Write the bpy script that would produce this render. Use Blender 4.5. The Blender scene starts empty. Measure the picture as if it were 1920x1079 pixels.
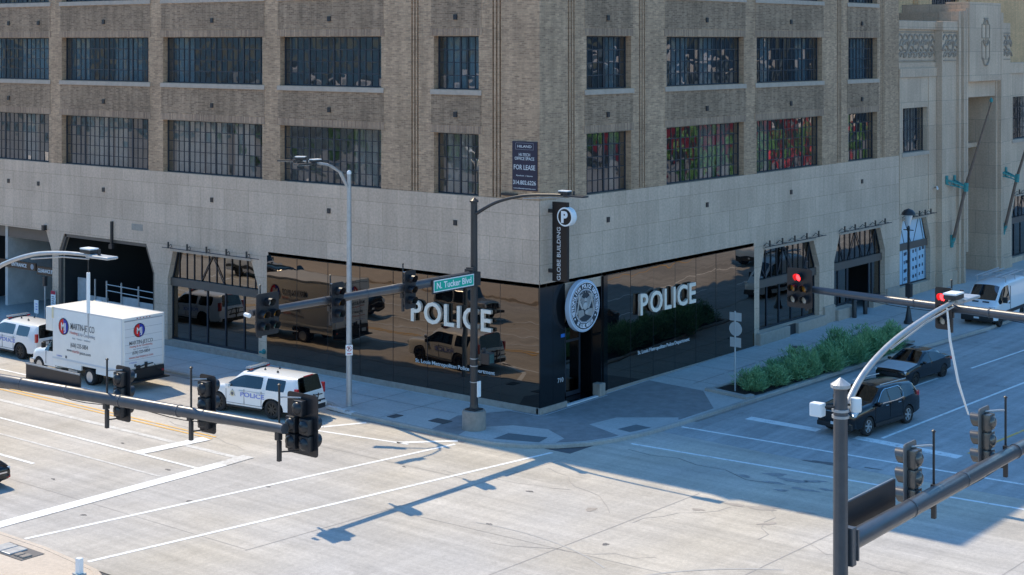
import bpy, bmesh, math, random
from mathutils import Vector, Matrix
from mathutils.geometry import tessellate_polygon
random.seed(7)
rad = math.radians
SC = bpy.context.scene
# ------------------------------------------------------------------ camera
TH = math.atan(2365/2950.)
cam_d = bpy.data.cameras.new('camera'); cam = bpy.data.objects.new('camera', cam_d)
SC.collection.objects.link(cam); SC.camera = cam
cam.location = (41.61, -53.81, 16.0)
cam.rotation_euler = (rad(90), 0, TH)
cam_d.sensor_width = 36; cam_d.lens = 2950/1920*36
cam_d.shift_y = -(539.5-83)/1920
cam_d.clip_end = 3000
# ------------------------------------------------------------------ world, sun, exposure
SUN = Vector((-.74, .215, 1.0)).normalized()
W = bpy.data.worlds.new('World'); SC.world = W; W.use_nodes = True
nt = W.node_tree; nt.nodes.clear()
sky = nt.nodes.new('ShaderNodeTexSky'); sky.sky_type = 'NISHITA'; sky.sun_disc = False
sky.sun_elevation = math.asin(SUN.z); sky.sun_rotation = math.atan2(SUN.x, SUN.y)
sky.air_density = 1.0; sky.dust_density = .3; sky.ozone_density = 4.0
bg = nt.nodes.new('ShaderNodeBackground'); bg.inputs[1].default_value = .15
wo = nt.nodes.new('ShaderNodeOutputWorld')
hs = nt.nodes.new('ShaderNodeHueSaturation'); hs.inputs['Saturation'].default_value = 1.22; hs.inputs['Hue'].default_value = .494
nt.links.new(sky.outputs[0], hs.inputs['Color']); nt.links.new(hs.outputs[0], bg.inputs[0]); nt.links.new(bg.outputs[0], wo.inputs[0])
sd = bpy.data.lights.new('sun', 'SUN'); sun = bpy.data.objects.new('sun', sd)
SC.collection.objects.link(sun); sd.energy = 2.55; sd.angle = rad(.53); sd.color = (1, .85, .62)
sun.rotation_euler = (-SUN).to_track_quat('-Z', 'Y').to_euler()
SC.view_settings.view_transform = 'Standard'; SC.view_settings.look = 'None'
SC.view_settings.exposure = .84; SC.view_settings.gamma = 1
SC.cycles.max_bounces = 7; SC.cycles.transparent_max_bounces = 12

# ------------------------------------------------------------------ materials
MATS = {}
def mat(name, col, rough=.7, metal=0, spec=.4, emit=None, es=0, coat=0, var=0, vscale=3., bump=0, bscale=30.):
    m = bpy.data.materials.new(name); m.use_nodes = True; n = m.node_tree.nodes; l = m.node_tree.links
    p = n['Principled BSDF']; p.inputs['Base Color'].default_value = (*col, 1)
    p.inputs['Roughness'].default_value = rough; p.inputs['Metallic'].default_value = metal
    p.inputs['Specular IOR Level'].default_value = spec
    if coat: p.inputs['Coat Weight'].default_value = coat; p.inputs['Coat Roughness'].default_value = .04
    if emit: p.inputs['Emission Color'].default_value = (*emit, 1); p.inputs['Emission Strength'].default_value = es
    if var:
        tc = n.new('ShaderNodeTexCoord'); nz = n.new('ShaderNodeTexNoise'); nz.inputs['Scale'].default_value = vscale
        nz.inputs['Detail'].default_value = 6; nz.inputs['Roughness'].default_value = .65
        l.new(tc.outputs['Object'], nz.inputs['Vector'])
        r = n.new('ShaderNodeMapRange'); r.inputs[1].default_value = .3; r.inputs[2].default_value = .7
        r.inputs[3].default_value = 1-var; r.inputs[4].default_value = 1+var; l.new(nz.outputs[0], r.inputs[0])
        mx = n.new('ShaderNodeVectorMath'); mx.operation = 'SCALE'; mx.inputs[0].default_value = col
        l.new(r.outputs[0], mx.inputs['Scale']); l.new(mx.outputs[0], p.inputs['Base Color'])
        if rough > .3:
            r2 = n.new('ShaderNodeMapRange'); r2.inputs[3].default_value = rough-.12; r2.inputs[4].default_value = min(1, rough+.12)
            l.new(nz.outputs[0], r2.inputs[0]); l.new(r2.outputs[0], p.inputs['Roughness'])
    if bump:
        tc = n.new('ShaderNodeTexCoord'); nz = n.new('ShaderNodeTexNoise'); nz.inputs['Scale'].default_value = bscale
        l.new(tc.outputs['Object'], nz.inputs['Vector']); b = n.new('ShaderNodeBump'); b.inputs['Strength'].default_value = bump
        b.inputs['Distance'].default_value = .02; l.new(nz.outputs[0], b.inputs['Height']); l.new(b.outputs[0], p.inputs['Normal'])
    MATS[name] = m; return m

def N(m, t, **kw):
    x = m.node_tree.nodes.new(t)
    for k, v in kw.items():
        if k.startswith('i_'): x.inputs[k[2:].replace('_', ' ')].default_value = v
        else: setattr(x, k, v)
    return x

def brick_mat(name, c1, c2, cm, bw, bh, ms, dirt=.25, stain=.25, bumpy=.5, sat=None):
    m = bpy.data.materials.new(name); m.use_nodes = True; l = m.node_tree.links; p = m.node_tree.nodes['Principled BSDF']
    uv = N(m, 'ShaderNodeUVMap')
    br = N(m, 'ShaderNodeTexBrick'); br.inputs['Color1'].default_value = (*c1, 1); br.inputs['Color2'].default_value = (*c2, 1)
    br.inputs['Mortar'].default_value = (*cm, 1); br.inputs['Scale'].default_value = 1; br.inputs['Mortar Size'].default_value = ms
    br.inputs['Brick Width'].default_value = bw; br.inputs['Row Height'].default_value = bh; br.inputs['Bias'].default_value = -.05
    br.inputs['Mortar Smooth'].default_value = .2
    l.new(uv.outputs[0], br.inputs['Vector'])
    # large stains
    n1 = N(m, 'ShaderNodeTexNoise', i_Scale=.35, i_Detail=5., i_Roughness=.6); l.new(uv.outputs[0], n1.inputs['Vector'])
    mp = N(m, 'ShaderNodeMapping'); mp.inputs['Scale'].default_value = (2.6, .22, 1); l.new(uv.outputs[0], mp.inputs['Vector'])
    n2 = N(m, 'ShaderNodeTexNoise', i_Scale=1., i_Detail=5., i_Roughness=.6); l.new(mp.outputs[0], n2.inputs['Vector'])
    r1 = N(m, 'ShaderNodeMapRange'); r1.inputs[1].default_value = .3; r1.inputs[2].default_value = .7; r1.inputs[3].default_value = 1-dirt; r1.inputs[4].default_value = 1+dirt*.6
    r2 = N(m, 'ShaderNodeMapRange'); r2.inputs[1].default_value = .35; r2.inputs[2].default_value = .65; r2.inputs[3].default_value = 1-stain; r2.inputs[4].default_value = 1+stain*.5
    l.new(n1.outputs[0], r1.inputs[0]); l.new(n2.outputs[0], r2.inputs[0])
    mu = N(m, 'ShaderNodeMath', operation='MULTIPLY'); l.new(r1.outputs[0], mu.inputs[0]); l.new(r2.outputs[0], mu.inputs[1])
    n3 = N(m, 'ShaderNodeTexNoise', i_Scale=9., i_Detail=4.); l.new(uv.outputs[0], n3.inputs['Vector'])
    r3 = N(m, 'ShaderNodeMapRange'); r3.inputs[1].default_value = .3; r3.inputs[2].default_value = .7; r3.inputs[3].default_value = .88; r3.inputs[4].default_value = 1.1
    l.new(n3.outputs[0], r3.inputs[0]); mu2 = N(m, 'ShaderNodeMath', operation='MULTIPLY'); l.new(mu.outputs[0], mu2.inputs[0]); l.new(r3.outputs[0], mu2.inputs[1])
    sc = N(m, 'ShaderNodeVectorMath', operation='SCALE'); l.new(br.outputs['Color'], sc.inputs[0]); l.new(mu2.outputs[0], sc.inputs['Scale'])
    l.new(sc.outputs[0], p.inputs['Base Color']); p.inputs['Roughness'].default_value = .85; p.inputs['Specular IOR Level'].default_value = .25
    b = N(m, 'ShaderNodeBump'); b.inputs['Strength'].default_value = bumpy; b.inputs['Distance'].default_value = .01; b.invert = True
    l.new(br.outputs['Fac'], b.inputs['Height']); l.new(b.outputs[0], p.inputs['Normal'])
    MATS[name] = m; return m

def ground_mat(name, col, streak=.12, blot=.12, spots=.0, rough=.85, warm=0., sx=(.12, 2.2)):
    m = bpy.data.materials.new(name); m.use_nodes = True; l = m.node_tree.links; p = m.node_tree.nodes['Principled BSDF']
    tc = N(m, 'ShaderNodeTexCoord')
    outs = []
    for scl, amp, s, d in (((sx[0]*.15, sx[1]*.24, 1), streak*.7, 1., 2.), ((sx[0], sx[1], 1), streak, 1., 6.), ((sx[1], sx[0], 1), streak*.55, .8, 6.), ((1, 1, 1), blot, .22, 5.), ((1, 1, 1), .09, 7., 3.), ((1, 1, 1), .12, 38., 2.)):
        mp = N(m, 'ShaderNodeMapping'); mp.inputs['Scale'].default_value = scl; l.new(tc.outputs['Object'], mp.inputs['Vector'])
        nz = N(m, 'ShaderNodeTexNoise', i_Scale=s, i_Detail=d, i_Roughness=.62); l.new(mp.outputs[0], nz.inputs['Vector'])
        r = N(m, 'ShaderNodeMapRange'); r.inputs[1].default_value = .3; r.inputs[2].default_value = .7; r.inputs[3].default_value = 1-amp; r.inputs[4].default_value = 1+amp
        l.new(nz.outputs[0], r.inputs[0]); outs.append(r.outputs[0])
    if spots:
        nz = N(m, 'ShaderNodeTexNoise', i_Scale=.55, i_Detail=7., i_Roughness=.7); l.new(tc.outputs['Object'], nz.inputs['Vector'])
        r = N(m, 'ShaderNodeMapRange'); r.inputs[1].default_value = .60; r.inputs[2].default_value = .74; r.inputs[3].default_value = 1; r.inputs[4].default_value = 1-spots
        l.new(nz.outputs[0], r.inputs[0]); outs.append(r.outputs[0])
    a = outs[0]
    for o in outs[1:]:
        mu = N(m, 'ShaderNodeMath', operation='MULTIPLY'); l.new(a, mu.inputs[0]); l.new(o, mu.inputs[1]); a = mu.outputs[0]
    nz = N(m, 'ShaderNodeTexNoise', i_Scale=.09, i_Detail=3.); l.new(tc.outputs['Object'], nz.inputs['Vector'])
    mx = N(m, 'ShaderNodeMix', data_type='RGBA'); mx.inputs[6].default_value = (*col, 1)
    mx.inputs[7].default_value = (col[0]*(1+warm), col[1]*(1+warm*.35), col[2]*(1-warm), 1)
    r = N(m, 'ShaderNodeMapRange'); r.inputs[1].default_value = .38; r.inputs[2].default_value = .62; l.new(nz.outputs[0], r.inputs[0]); l.new(r.outputs[0], mx.inputs[0])
    sc = N(m, 'ShaderNodeVectorMath', operation='SCALE'); l.new(mx.outputs[2], sc.inputs[0]); l.new(a, sc.inputs['Scale'])
    l.new(sc.outputs[0], p.inputs['Base Color']); p.inputs['Roughness'].default_value = rough; p.inputs['Specular IOR Level'].default_value = .3
    nz = N(m, 'ShaderNodeTexNoise', i_Scale=60., i_Detail=3.); l.new(tc.outputs['Object'], nz.inputs['Vector'])
    b = N(m, 'ShaderNodeBump'); b.inputs['Strength'].default_value = .35; b.inputs['Distance'].default_value = .01
    l.new(nz.outputs[0], b.inputs['Height']); l.new(b.outputs[0], p.inputs['Normal'])
    MATS[name] = m; return m

def glass_mat(name, refl, tint, fac, wob=.0, wscale=.6, thru=True, rough=.012):
    """dark window glass: tinted see-through (or black) with a strong mirror film"""
    m = bpy.data.materials.new(name); m.use_nodes = True; n = m.node_tree.nodes; l = m.node_tree.links; n.clear()
    out = N(m, 'ShaderNodeOutputMaterial'); g = N(m, 'ShaderNodeBsdfGlossy'); g.inputs['Color'].default_value = (*refl, 1); g.inputs['Roughness'].default_value = rough
    t = N(m, 'ShaderNodeBsdfTransparent') if thru else N(m, 'ShaderNodeBsdfDiffuse'); t.inputs['Color'].default_value = (*tint, 1)
    lw = N(m, 'ShaderNodeLayerWeight'); lw.inputs['Blend'].default_value = .35
    r = N(m, 'ShaderNodeMapRange'); r.inputs[3].default_value = fac; r.inputs[4].default_value = min(1, fac+.35); l.new(lw.outputs['Facing'], r.inputs[0])
    mx = N(m, 'ShaderNodeMixShader'); l.new(r.outputs[0], mx.inputs[0]); l.new(t.outputs[0], mx.inputs[1]); l.new(g.outputs[0], mx.inputs[2]); l.new(mx.outputs[0], out.inputs[0])
    if wob:
        tc = N(m, 'ShaderNodeTexCoord'); nz = N(m, 'ShaderNodeTexNoise', i_Scale=wscale, i_Detail=1.5); l.new(tc.outputs['Object'], nz.inputs['Vector'])
        b = N(m, 'ShaderNodeBump'); b.inputs['Strength'].default_value = 1; b.inputs['Distance'].default_value = wob
        l.new(nz.outputs[0], b.inputs['Height']); l.new(b.outputs[0], g.inputs['Normal'])
    MATS[name] = m; return m

brick_mat('tan_brick', (.58, .385, .25), (.33, .215, .145), (.50, .35, .235), .28, .085, .014, dirt=.16, stain=.16)
brick_mat('sooty_brick', (.415, .285, .19), (.23, .155, .108), (.39, .275, .19), .28, .085, .014, dirt=.24, stain=.24)
brick_mat('header_brick', (.52, .345, .225), (.31, .20, .135), (.24, .205, .18), .09, .6, .012, dirt=.2, stain=.1)
brick_mat('sun_tinted_brick', (.86, .52, .27), (.70, .42, .22), (.66, .46, .28), .26, .085, .012, dirt=.15, stain=.12)  # tower brick: warm sunlight put into a lighter colour
brick_mat('limestone', (.66, .50, .385), (.585, .44, .335), (.40, .29, .21), 1.86, 1.07, .010, dirt=.12, stain=.09, bumpy=.2)
brick_mat('wing_stone', (.66, .49, .36), (.55, .405, .30), (.28, .235, .195), 1.9, 1.55, .010, dirt=.12, stain=.08, bumpy=.2)
mat('granite', (.34, .30, .26), .75, var=.18, vscale=4)
mat('carved_stone', (.34, .27, .21), .85, var=.25, vscale=2)
mat('sill_stone', (.46, .37, .30), .8, var=.12, vscale=3)
mat('steel_bars', (.020, .028, .042), .45, metal=.0, spec=.5)
mat('bronze_beam', (.13, .115, .105), .5, metal=.3, var=.1)
mat('dark_panel', (.006, .008, .010), .08, spec=.5)
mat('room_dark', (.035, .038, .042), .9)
mat('room_gray', (.50, .49, .48), .9, var=.2, vscale=.8)
mat('drape', (.62, .61, .58), .9, var=.25, vscale=1.2)
mat('black_paint', (.026, .027, .031), .38, spec=.5, var=.15, vscale=2)
mat('arm_paint', (.095, .098, .108), .34, metal=.25, spec=.5, var=.12, vscale=3)
mat('galvanised', (.42, .43, .44), .42, metal=.35, var=.12, vscale=5)
mat('galv_panel', (.36, .39, .41), .55, metal=.1, var=.18, vscale=2)
mat('white_paint', (.80, .80, .79), .28, coat=.6, spec=.5)
mat('van_white', (.78, .79, .80), .3, coat=.6)
mat('box_white', (.82, .80, .76), .5, var=.035, vscale=2)
mat('cream_trim', (.74, .66, .45), .5, var=.1)
mat('black_car', (.004, .0045, .006), .14, coat=.35, spec=.5)
mat('gray_hood', (.46, .46, .47), .6, var=.1)
mat('silver_car', (.42, .43, .44), .25, metal=.5, coat=.6)
mat('car_plastic', (.02, .021, .023), .55, var=.1)
mat('tyre', (.022, .022, .023), .8, var=.2, vscale=9)
mat('rim_silver', (.55, .56, .57), .3, metal=.7)
mat('rim_black', (.05, .048, .045), .45, metal=.4)
mat('chrome', (.75, .75, .76), .12, metal=1)
glass_mat('car_glass', (.62, .66, .70), (.012, .016, .018), .16, thru=False)
glass_mat('tinted_clear', (.6, .64, .68), (.10, .12, .12), .07, thru=True)
mat('lamp_glass', (.62, .66, .70), .08, spec=.8, coat=1)
mat('head_lit', (.9, .9, .9), .2, emit=(1, .98, .92), es=1.2)
mat('tail_red', (.42, .012, .018), .2, coat=1)
mat('bar_lens', (.30, .36, .42), .15, coat=1)
mat('plate', (.65, .67, .70), .5)
mat('sign_green', (.0, .42, .31), .4, var=.03)
mat('sign_white', (.82, .84, .85), .45)
mat('sign_navy', (.028, .026, .05), .4)
mat('sign_black', (.010, .010, .012), .3)
mat('sign_back', (.40, .45, .47), .5, metal=.2)
mat('sign_red', (.45, .02, .06), .5)
mat('letter_face', (.92, .82, .70), .5)
mat('letter_side', (.66, .54, .44), .45)
mat('soft_white', (.62, .64, .66), .5)
mat('police_blue', (.24, .29, .62), .5)
mat('logo_red', (.62, .03, .03), .5)
mat('logo_blue', (.03, .05, .36), .5)
mat('graphic_gray', (.14, .14, .15), .6)
mat('graphic_pale', (.35, .36, .40), .6)
mat('graphic_rose', (.60, .20, .18), .6)
mat('seal_gray', (.50, .49, .48), .45)
mat('seal_dark', (.03, .045, .06), .35)
mat('seal_rim', (.48, .60, .74), .35)
mat('seal_letter', (.86, .88, .95), .5)
mat('copper_green', (.06, .28, .28), .7, var=.25, vscale=6)
mat('rusty_pole', (.19, .13, .10), .7, var=.3, vscale=3)
mat('lens_red_on', (.9, .02, .02), .3, emit=(1, .02, .025), es=5)
mat('lens_red', (.10, .012, .012), .2, coat=1)
mat('lens_amber', (.30, .13, .01), .2, coat=1)
mat('lens_green', (.05, .12, .11), .2, coat=1)
mat('lens_glare', (.42, .42, .38), .25, coat=1)  # glare on unlit lenses, put into a pale colour
mat('signal_black', (.014, .016, .021), .35, spec=.5, var=.2, vscale=6)
mat('signal_sun_sheen', (.16, .16, .16), .33, spec=.5, var=.1)  # black signal parts lightened, sun sheen put into the colour
mat('signal_sheen_face', (.13, .125, .12), .26, metal=.5, var=.1)
mat('white_line', (.86, .86, .84), .7, var=.06, vscale=2.5)
mat('faded_line', (.62, .59, .54), .8, var=.1, vscale=3)
mat('yellow_line', (.78, .46, .12), .7, var=.1, vscale=2)
def line_mat(name, col, under, lo, hi):
    m = bpy.data.materials.new(name); m.use_nodes = True; l = m.node_tree.links; p = m.node_tree.nodes['Principled BSDF']
    tc = N(m, 'ShaderNodeTexCoord'); a = N(m, 'ShaderNodeTexNoise', i_Scale=3.2, i_Detail=9., i_Roughness=.78); l.new(tc.outputs['Object'], a.inputs['Vector'])
    r = N(m, 'ShaderNodeMapRange'); r.inputs[1].default_value = lo; r.inputs[2].default_value = hi; l.new(a.outputs[0], r.inputs[0])
    mx = N(m, 'ShaderNodeMix', data_type='RGBA'); mx.inputs[6].default_value = (*col, 1); mx.inputs[7].default_value = (*under, 1); l.new(r.outputs[0], mx.inputs[0])
    l.new(mx.outputs[2], p.inputs['Base Color']); p.inputs['Roughness'].default_value = .75; MATS[name] = m
mat('crack', (.39,.36,.33), .9)
line_mat('white_line', (.90,.90,.88), (.58,.55,.51), .52, .66); line_mat('faded_line', (.70,.68,.64), (.52,.49,.45), .44, .60)
line_mat('yellow_line', (.80,.47,.12), (.56,.50,.42), .52, .68); line_mat('worn_line', (.88,.88,.86), (.42,.42,.43), .52, .66)
mat('joint_dark', (.17, .15, .135), .9)
mat('tar', (.17, .16, .155), .8)
mat('rubber_stain', (.27, .25, .235), .9, var=.2, vscale=2)
mat('brick_paver', (.255, .25, .25), .85, var=.2, vscale=2)
mat('tactile', (.15, .17, .18), .85, var=.15, vscale=10, bump=.8, bscale=18)
mat('soil', (.022, .018, .016), .95, var=.3, vscale=6, bump=.8, bscale=9)
mat('caulk', (.62, .64, .66), .8)
mat('iron_cover', (.10, .10, .10), .6, var=.25, vscale=8, bump=.5)
mat('pier_concrete', (.30, .265, .23), .9, var=.15, vscale=4, bump=.4)
mat('yellow_tube', (.62, .42, .05), .5)
mat('blue_film', (.02, .16, .55), .5)
mat('skin', (.45, .26, .18), .6); mat('shirt_blue', (.10, .32, .62), .8); mat('shirt_red', (.40, .03, .03), .8); mat('hair', (.02, .015, .01), .7)
ground_mat('road_concrete', (.49, .46, .425), streak=.13, blot=.10, spots=.18, warm=.08)
ground_mat('apron_concrete', (.60, .51, .42), streak=.06, blot=.07, warm=.04)
ground_mat('asphalt', (.40, .40, .40), streak=.16, blot=.16, spots=.35, warm=.02, sx=(2.4, .10))
ground_mat('added_dark_ground', (.13, .13, .135), streak=.1, blot=.2)  # ground out of view, kept dark to darken window reflections
ground_mat('walk_concrete', (.50, .50, .49), streak=.05, blot=.12, warm=.03)
ground_mat('ramp_concrete', (.47, .465, .45), streak=.04, blot=.08)
ground_mat('kerb_concrete', (.40, .385, .365), streak=.08, blot=.14, warm=.04, sx=(.6, 1.5))
glass_mat('mirror_panel', (.88, .74, .62), (.0015, .0025, .004), .10, wob=.011, wscale=.55, thru=False, rough=.004)
glass_mat('window_glass', (.80, .86, .95), (.45, .58, .66), .17, wob=.012, wscale=.9)
glass_mat('lower_glass', (.92, .9, .88), (.74, .76, .76), .27, wob=.014, wscale=1.0)
glass_mat('shop_glass', (.8, .74, .68), (.10, .11, .12), .16, wob=.008, wscale=.6)

def leaf_mat(name, a, b):
    m = bpy.data.materials.new(name); m.use_nodes = True; l = m.node_tree.links; p = m.node_tree.nodes['Principled BSDF']
    g = N(m, 'ShaderNodeNewGeometry'); mx = N(m, 'ShaderNodeMix', data_type='RGBA'); mx.inputs[6].default_value = (*a, 1); mx.inputs[7].default_value = (*b, 1)
    l.new(g.outputs['Random Per Island'], mx.inputs[0]); l.new(mx.outputs[2], p.inputs['Base Color']); p.inputs['Roughness'].default_value = .6
    MATS[name] = m
leaf_mat('shrub_leaf', (.08, .22, .09), (.30, .52, .25))
leaf_mat('tree_leaf', (.05, .15, .03), (.16, .36, .08))
mat('bark', (.10, .075, .055), .9, var=.2)

# ------------------------------------------------------------------ mesh helpers
COL = SC.collection
def gs(y): return .0115*max(0., y)
class MB:
    def __init__(s): s.v = []; s.f = []; s.m = []
    def add(s, vs, fs, m=0):
        o = len(s.v); s.v += [tuple(v) for v in vs]; s.f += [[i+o for i in f] for f in fs]; s.m += [m]*len(fs); return s
    def box(s, x0, x1, y0, y1, z0, z1, m=0, M=None, b=0):
        if b:
            bm = bmesh.new(); bmesh.ops.create_cube(bm, size=1)
            for v in bm.verts: v.co = Vector(((x0+x1)/2+v.co.x*(x1-x0), (y0+y1)/2+v.co.y*(y1-y0), (z0+z1)/2+v.co.z*(z1-z0)))
            bmesh.ops.bevel(bm, geom=bm.edges[:], offset=b, segments=2, profile=.6, affect='EDGES'); bm.verts.index_update()
            vs = [v.co.copy() for v in bm.verts]; fs = [[v.index for v in f.verts] for f in bm.faces]; bm.free()
        else:
            vs = [Vector(c) for c in ((x0,y0,z0),(x1,y0,z0),(x1,y1,z0),(x0,y1,z0),(x0,y0,z1),(x1,y0,z1),(x1,y1,z1),(x0,y1,z1))]
            fs = [[0,3,2,1],[4,5,6,7],[0,1,5,4],[1,2,6,5],[2,3,7,6],[3,0,4,7]]
        if M: vs = [M @ v for v in vs]
        return s.add(vs, fs, m)
    def tube(s, pts, rs, n=10, m=0, caps=True):
        pts = [Vector(p) for p in pts]
        if not hasattr(rs, '__len__'): rs = [rs]*len(pts)
        t = (pts[1]-pts[0]).normalized(); a = t.orthogonal().normalized(); vs = []; fs = []
        for i, p in enumerate(pts):
            if i == 0: d = pts[1]-pts[0]
            elif i == len(pts)-1: d = pts[-1]-pts[-2]
            else: d = (pts[i+1]-pts[i]).normalized()+(pts[i]-pts[i-1]).normalized()
            d.normalize(); a = (a-d*a.dot(d)).normalized(); b = d.cross(a)
            for k in range(n):
                w = 2*math.pi*k/n; vs.append(p+(a*math.cos(w)+b*math.sin(w))*rs[i])
        for i in range(len(pts)-1):
            for k in range(n): fs.append([i*n+k, i*n+(k+1)%n, (i+1)*n+(k+1)%n, (i+1)*n+k])
        if caps: fs.append(list(range(n))[::-1]); fs.append([(len(pts)-1)*n+k for k in range(n)])
        return s.add(vs, fs, m)
    def cyl(s, p0, p1, r0, r1=None, n=16, m=0): return s.tube([p0, p1], [r0, r0 if r1 is None else r1], n, m)
    def lathe(s, prof, c=(0,0,0), ax='z', n=20, m=0):
        vs = []; fs = []; c = Vector(c)
        for r, h in prof:
            for k in range(n):
                w = 2*math.pi*k/n; a, b = r*math.cos(w), r*math.sin(w)
                vs.append(c+Vector({'z': (a, b, h), 'y': (a, h, b), 'x': (h, a, b)}[ax]))
        L = len(prof)
        for i in range(L-1):
            for k in range(n):
                f = [i*n+k, i*n+(k+1)%n, (i+1)*n+(k+1)%n, (i+1)*n+k]; fs.append(f)
        if prof[0][0] > 1e-4: fs.append(list(range(n))[::-1])
        if prof[-1][0] > 1e-4: fs.append([(L-1)*n+k for k in range(n)])
        return s.add(vs, fs, m)
    def prism(s, poly, f0, f1, m=0):
        """poly of 2D points, f0/f1 map (a,b)->3D for the two faces"""
        n = len(poly); vs = [Vector(f0(*p)) for p in poly]+[Vector(f1(*p)) for p in poly]
        fs = [list(range(n)), [n+k for k in range(n)][::-1]]+[[k, n+k, n+(k+1)%n, (k+1)%n] for k in range(n)]
        return s.add(vs, fs, m)
    def bar(s, p0, p1, w, h=None, up=(0,0,1), m=0):
        p0 = Vector(p0); p1 = Vector(p1); h = h or w; d = (p1-p0).normalized(); u = Vector(up)
        if abs(d.dot(u)) > .98: u = Vector((0, 1, 0))
        a = d.cross(u).normalized(); b = a.cross(d)
        vs = [p+a*w/2*i+b*h/2*j for p in (p0, p1) for i, j in ((-1,-1),(1,-1),(1,1),(-1,1))]
        return s.add(vs, [[0,1,2,3],[7,6,5,4],[0,4,5,1],[1,5,6,2],[2,6,7,3],[3,7,4,0]], m)
    def build(s, name, mats, parent=None, smooth=None, loc=None, fixn=True, uv=None):
        me = bpy.data.meshes.new(name); me.from_pydata([tuple(v) for v in s.v], [], s.f)
        if not isinstance(mats, (list, tuple)): mats = [mats]
        for x in mats: me.materials.append(MATS[x])
        for p, i in zip(me.polygons, s.m): p.material_index = i
        if fixn:
            bm = bmesh.new(); bm.from_mesh(me); bmesh.ops.recalc_face_normals(bm, faces=bm.faces[:]); bm.to_mesh(me); bm.free()
        me.update(); ul = me.uv_layers.new(name='UVMap')
        for p in me.polygons:
            n = p.normal; ax = max(range(3), key=lambda i: abs(n[i]))
            for li in p.loop_indices:
                c = me.vertices[me.loops[li].vertex_index].co
                ul.data[li].uv = uv(c) if uv else ((c.x, c.y) if ax == 2 else ((c.x, c.z) if ax == 1 else (c.y, c.z)))
        if smooth:
            me.shade_smooth(); me.set_sharp_from_angle(angle=rad(smooth))
        o = bpy.data.objects.new(name, me); COL.objects.link(o)
        if parent: o.parent = parent
        if loc: o.location = loc
        return o
def tag(o, label=None, cat=None, group=None, kind=None):
    if label: o['label'] = label
    if cat: o['category'] = cat
    if group: o['group'] = group
    if kind: o['kind'] = kind
    return o
def thing(name, label, cat, loc=(0,0,0), rz=0, group=None):
    o = bpy.data.objects.new(name, None); COL.objects.link(o); o.location = loc; o.rotation_euler = (0,0,rz)
    return tag(o, label, cat, group)
def dup(root, loc=None, rz=None, label=None, parent=None):
    c = root.copy(); COL.objects.link(c)
    if parent is not None: c.parent = parent
    if loc is not None: c.location = loc
    if rz is not None: c.rotation_euler = (0, 0, rz)
    if label: c['label'] = label
    for ch in list(root.children): dup(ch, parent=c)
    return c
def text(name, s, m, o, u, v, h=None, width=None, ext=.01, parent=None, cx=True, side=None, bold=0, space=1, mats=None, offn=0):
    """writing laid on a plane: o origin (baseline centre), u along, v up; ext = thickness along u x v"""
    cu = bpy.data.curves.new(name, 'FONT'); cu.body = s; cu.size = 1; cu.extrude = .5; cu.offset = bold; cu.space_character = space; cu.resolution_u = 3
    to = bpy.data.objects.new(name, cu); COL.objects.link(to); dg = bpy.context.evaluated_depsgraph_get(); dg.update()
    me = bpy.data.meshes.new_from_object(to.evaluated_get(dg)); bpy.data.objects.remove(to); bpy.data.curves.remove(cu)
    xs = [x.co.x for x in me.vertices]; ys = [x.co.y for x in me.vertices]; x0, x1 = min(xs), max(xs); cap = .70
    sy = h/cap if h else 1; sx = (width/(x1-x0)) if width else sy
    if not h: sy = sx
    o = Vector(o); u = Vector(u).normalized(); v = Vector(v).normalized(); n = u.cross(v)
    off = (x0+x1)/2 if cx else x0
    for w in me.vertices:
        c = w.co.copy(); w.co = o+u*(c.x-off)*sx+v*c.y*sy+n*((c.z+.5)*ext+offn)
    me.materials.clear(); me.materials.append(MATS[m])
    if side:
        me.materials.append(MATS[side]); me.update()
        for p in me.polygons:
            if p.normal.dot(n) < .7: p.material_index = 1
    me.update(); ob = bpy.data.objects.new(name, me); COL.objects.link(ob); ob.parent = parent
    return ob
def sheet(name, poly, z, m, kind='structure', parent=None, slope=True, label=None):
    """flat ground polygon that follows the street's gentle rise (kink at y=0)"""
    bm = bmesh.new()
    tris = tessellate_polygon([[Vector((p[0], p[1], 0)) for p in poly]])
    vs = [bm.verts.new((p[0], p[1], 0)) for p in poly]
    for t in tris:
        try: bm.faces.new([vs[i] for i in t])
        except ValueError: pass
    bmesh.ops.bisect_plane(bm, geom=bm.verts[:]+bm.edges[:]+bm.faces[:], plane_co=(0,0,0), plane_no=(0,1,0))
    for v in bm.verts: v.co.z = z+gs(v.co.y)
    bmesh.ops.recalc_face_normals(bm, faces=bm.faces[:])
    for f in bm.faces:
        if f.normal.z < 0: f.normal_flip()
    me = bpy.data.meshes.new(name); bm.to_mesh(me); bm.free(); me.materials.append(MATS[m])
    o = bpy.data.objects.new(name, me); COL.objects.link(o); o.parent = parent
    if kind and not parent: o['kind'] = kind
    return o
def strip(a, b, w):
    a = Vector((*a, 0)); b = Vector((*b, 0)); n = (b-a).normalized().cross(Vector((0,0,1)))*w/2
    return [(a+n)[:2], (b+n)[:2], (b-n)[:2], (a-n)[:2]]
RZ = -.15
def marking(name, polys, m, dz=.008):
    bm = MB()
    for poly in polys:
        bb = bmesh.new(); vs = [bb.verts.new((p[0], p[1], 0)) for p in poly]; bb.faces.new(vs)
        bmesh.ops.bisect_plane(bb, geom=bb.verts[:]+bb.edges[:]+bb.faces[:], plane_co=(0,0,0), plane_no=(0,1,0))
        bb.verts.index_update(); bm.add([(v.co.x, v.co.y, RZ+dz+gs(v.co.y)) for v in bb.verts], [[v.index for v in f.verts] for f in bb.faces]); bb.free()
    o = bm.build(name, m); o['kind'] = 'structure'; return o

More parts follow.
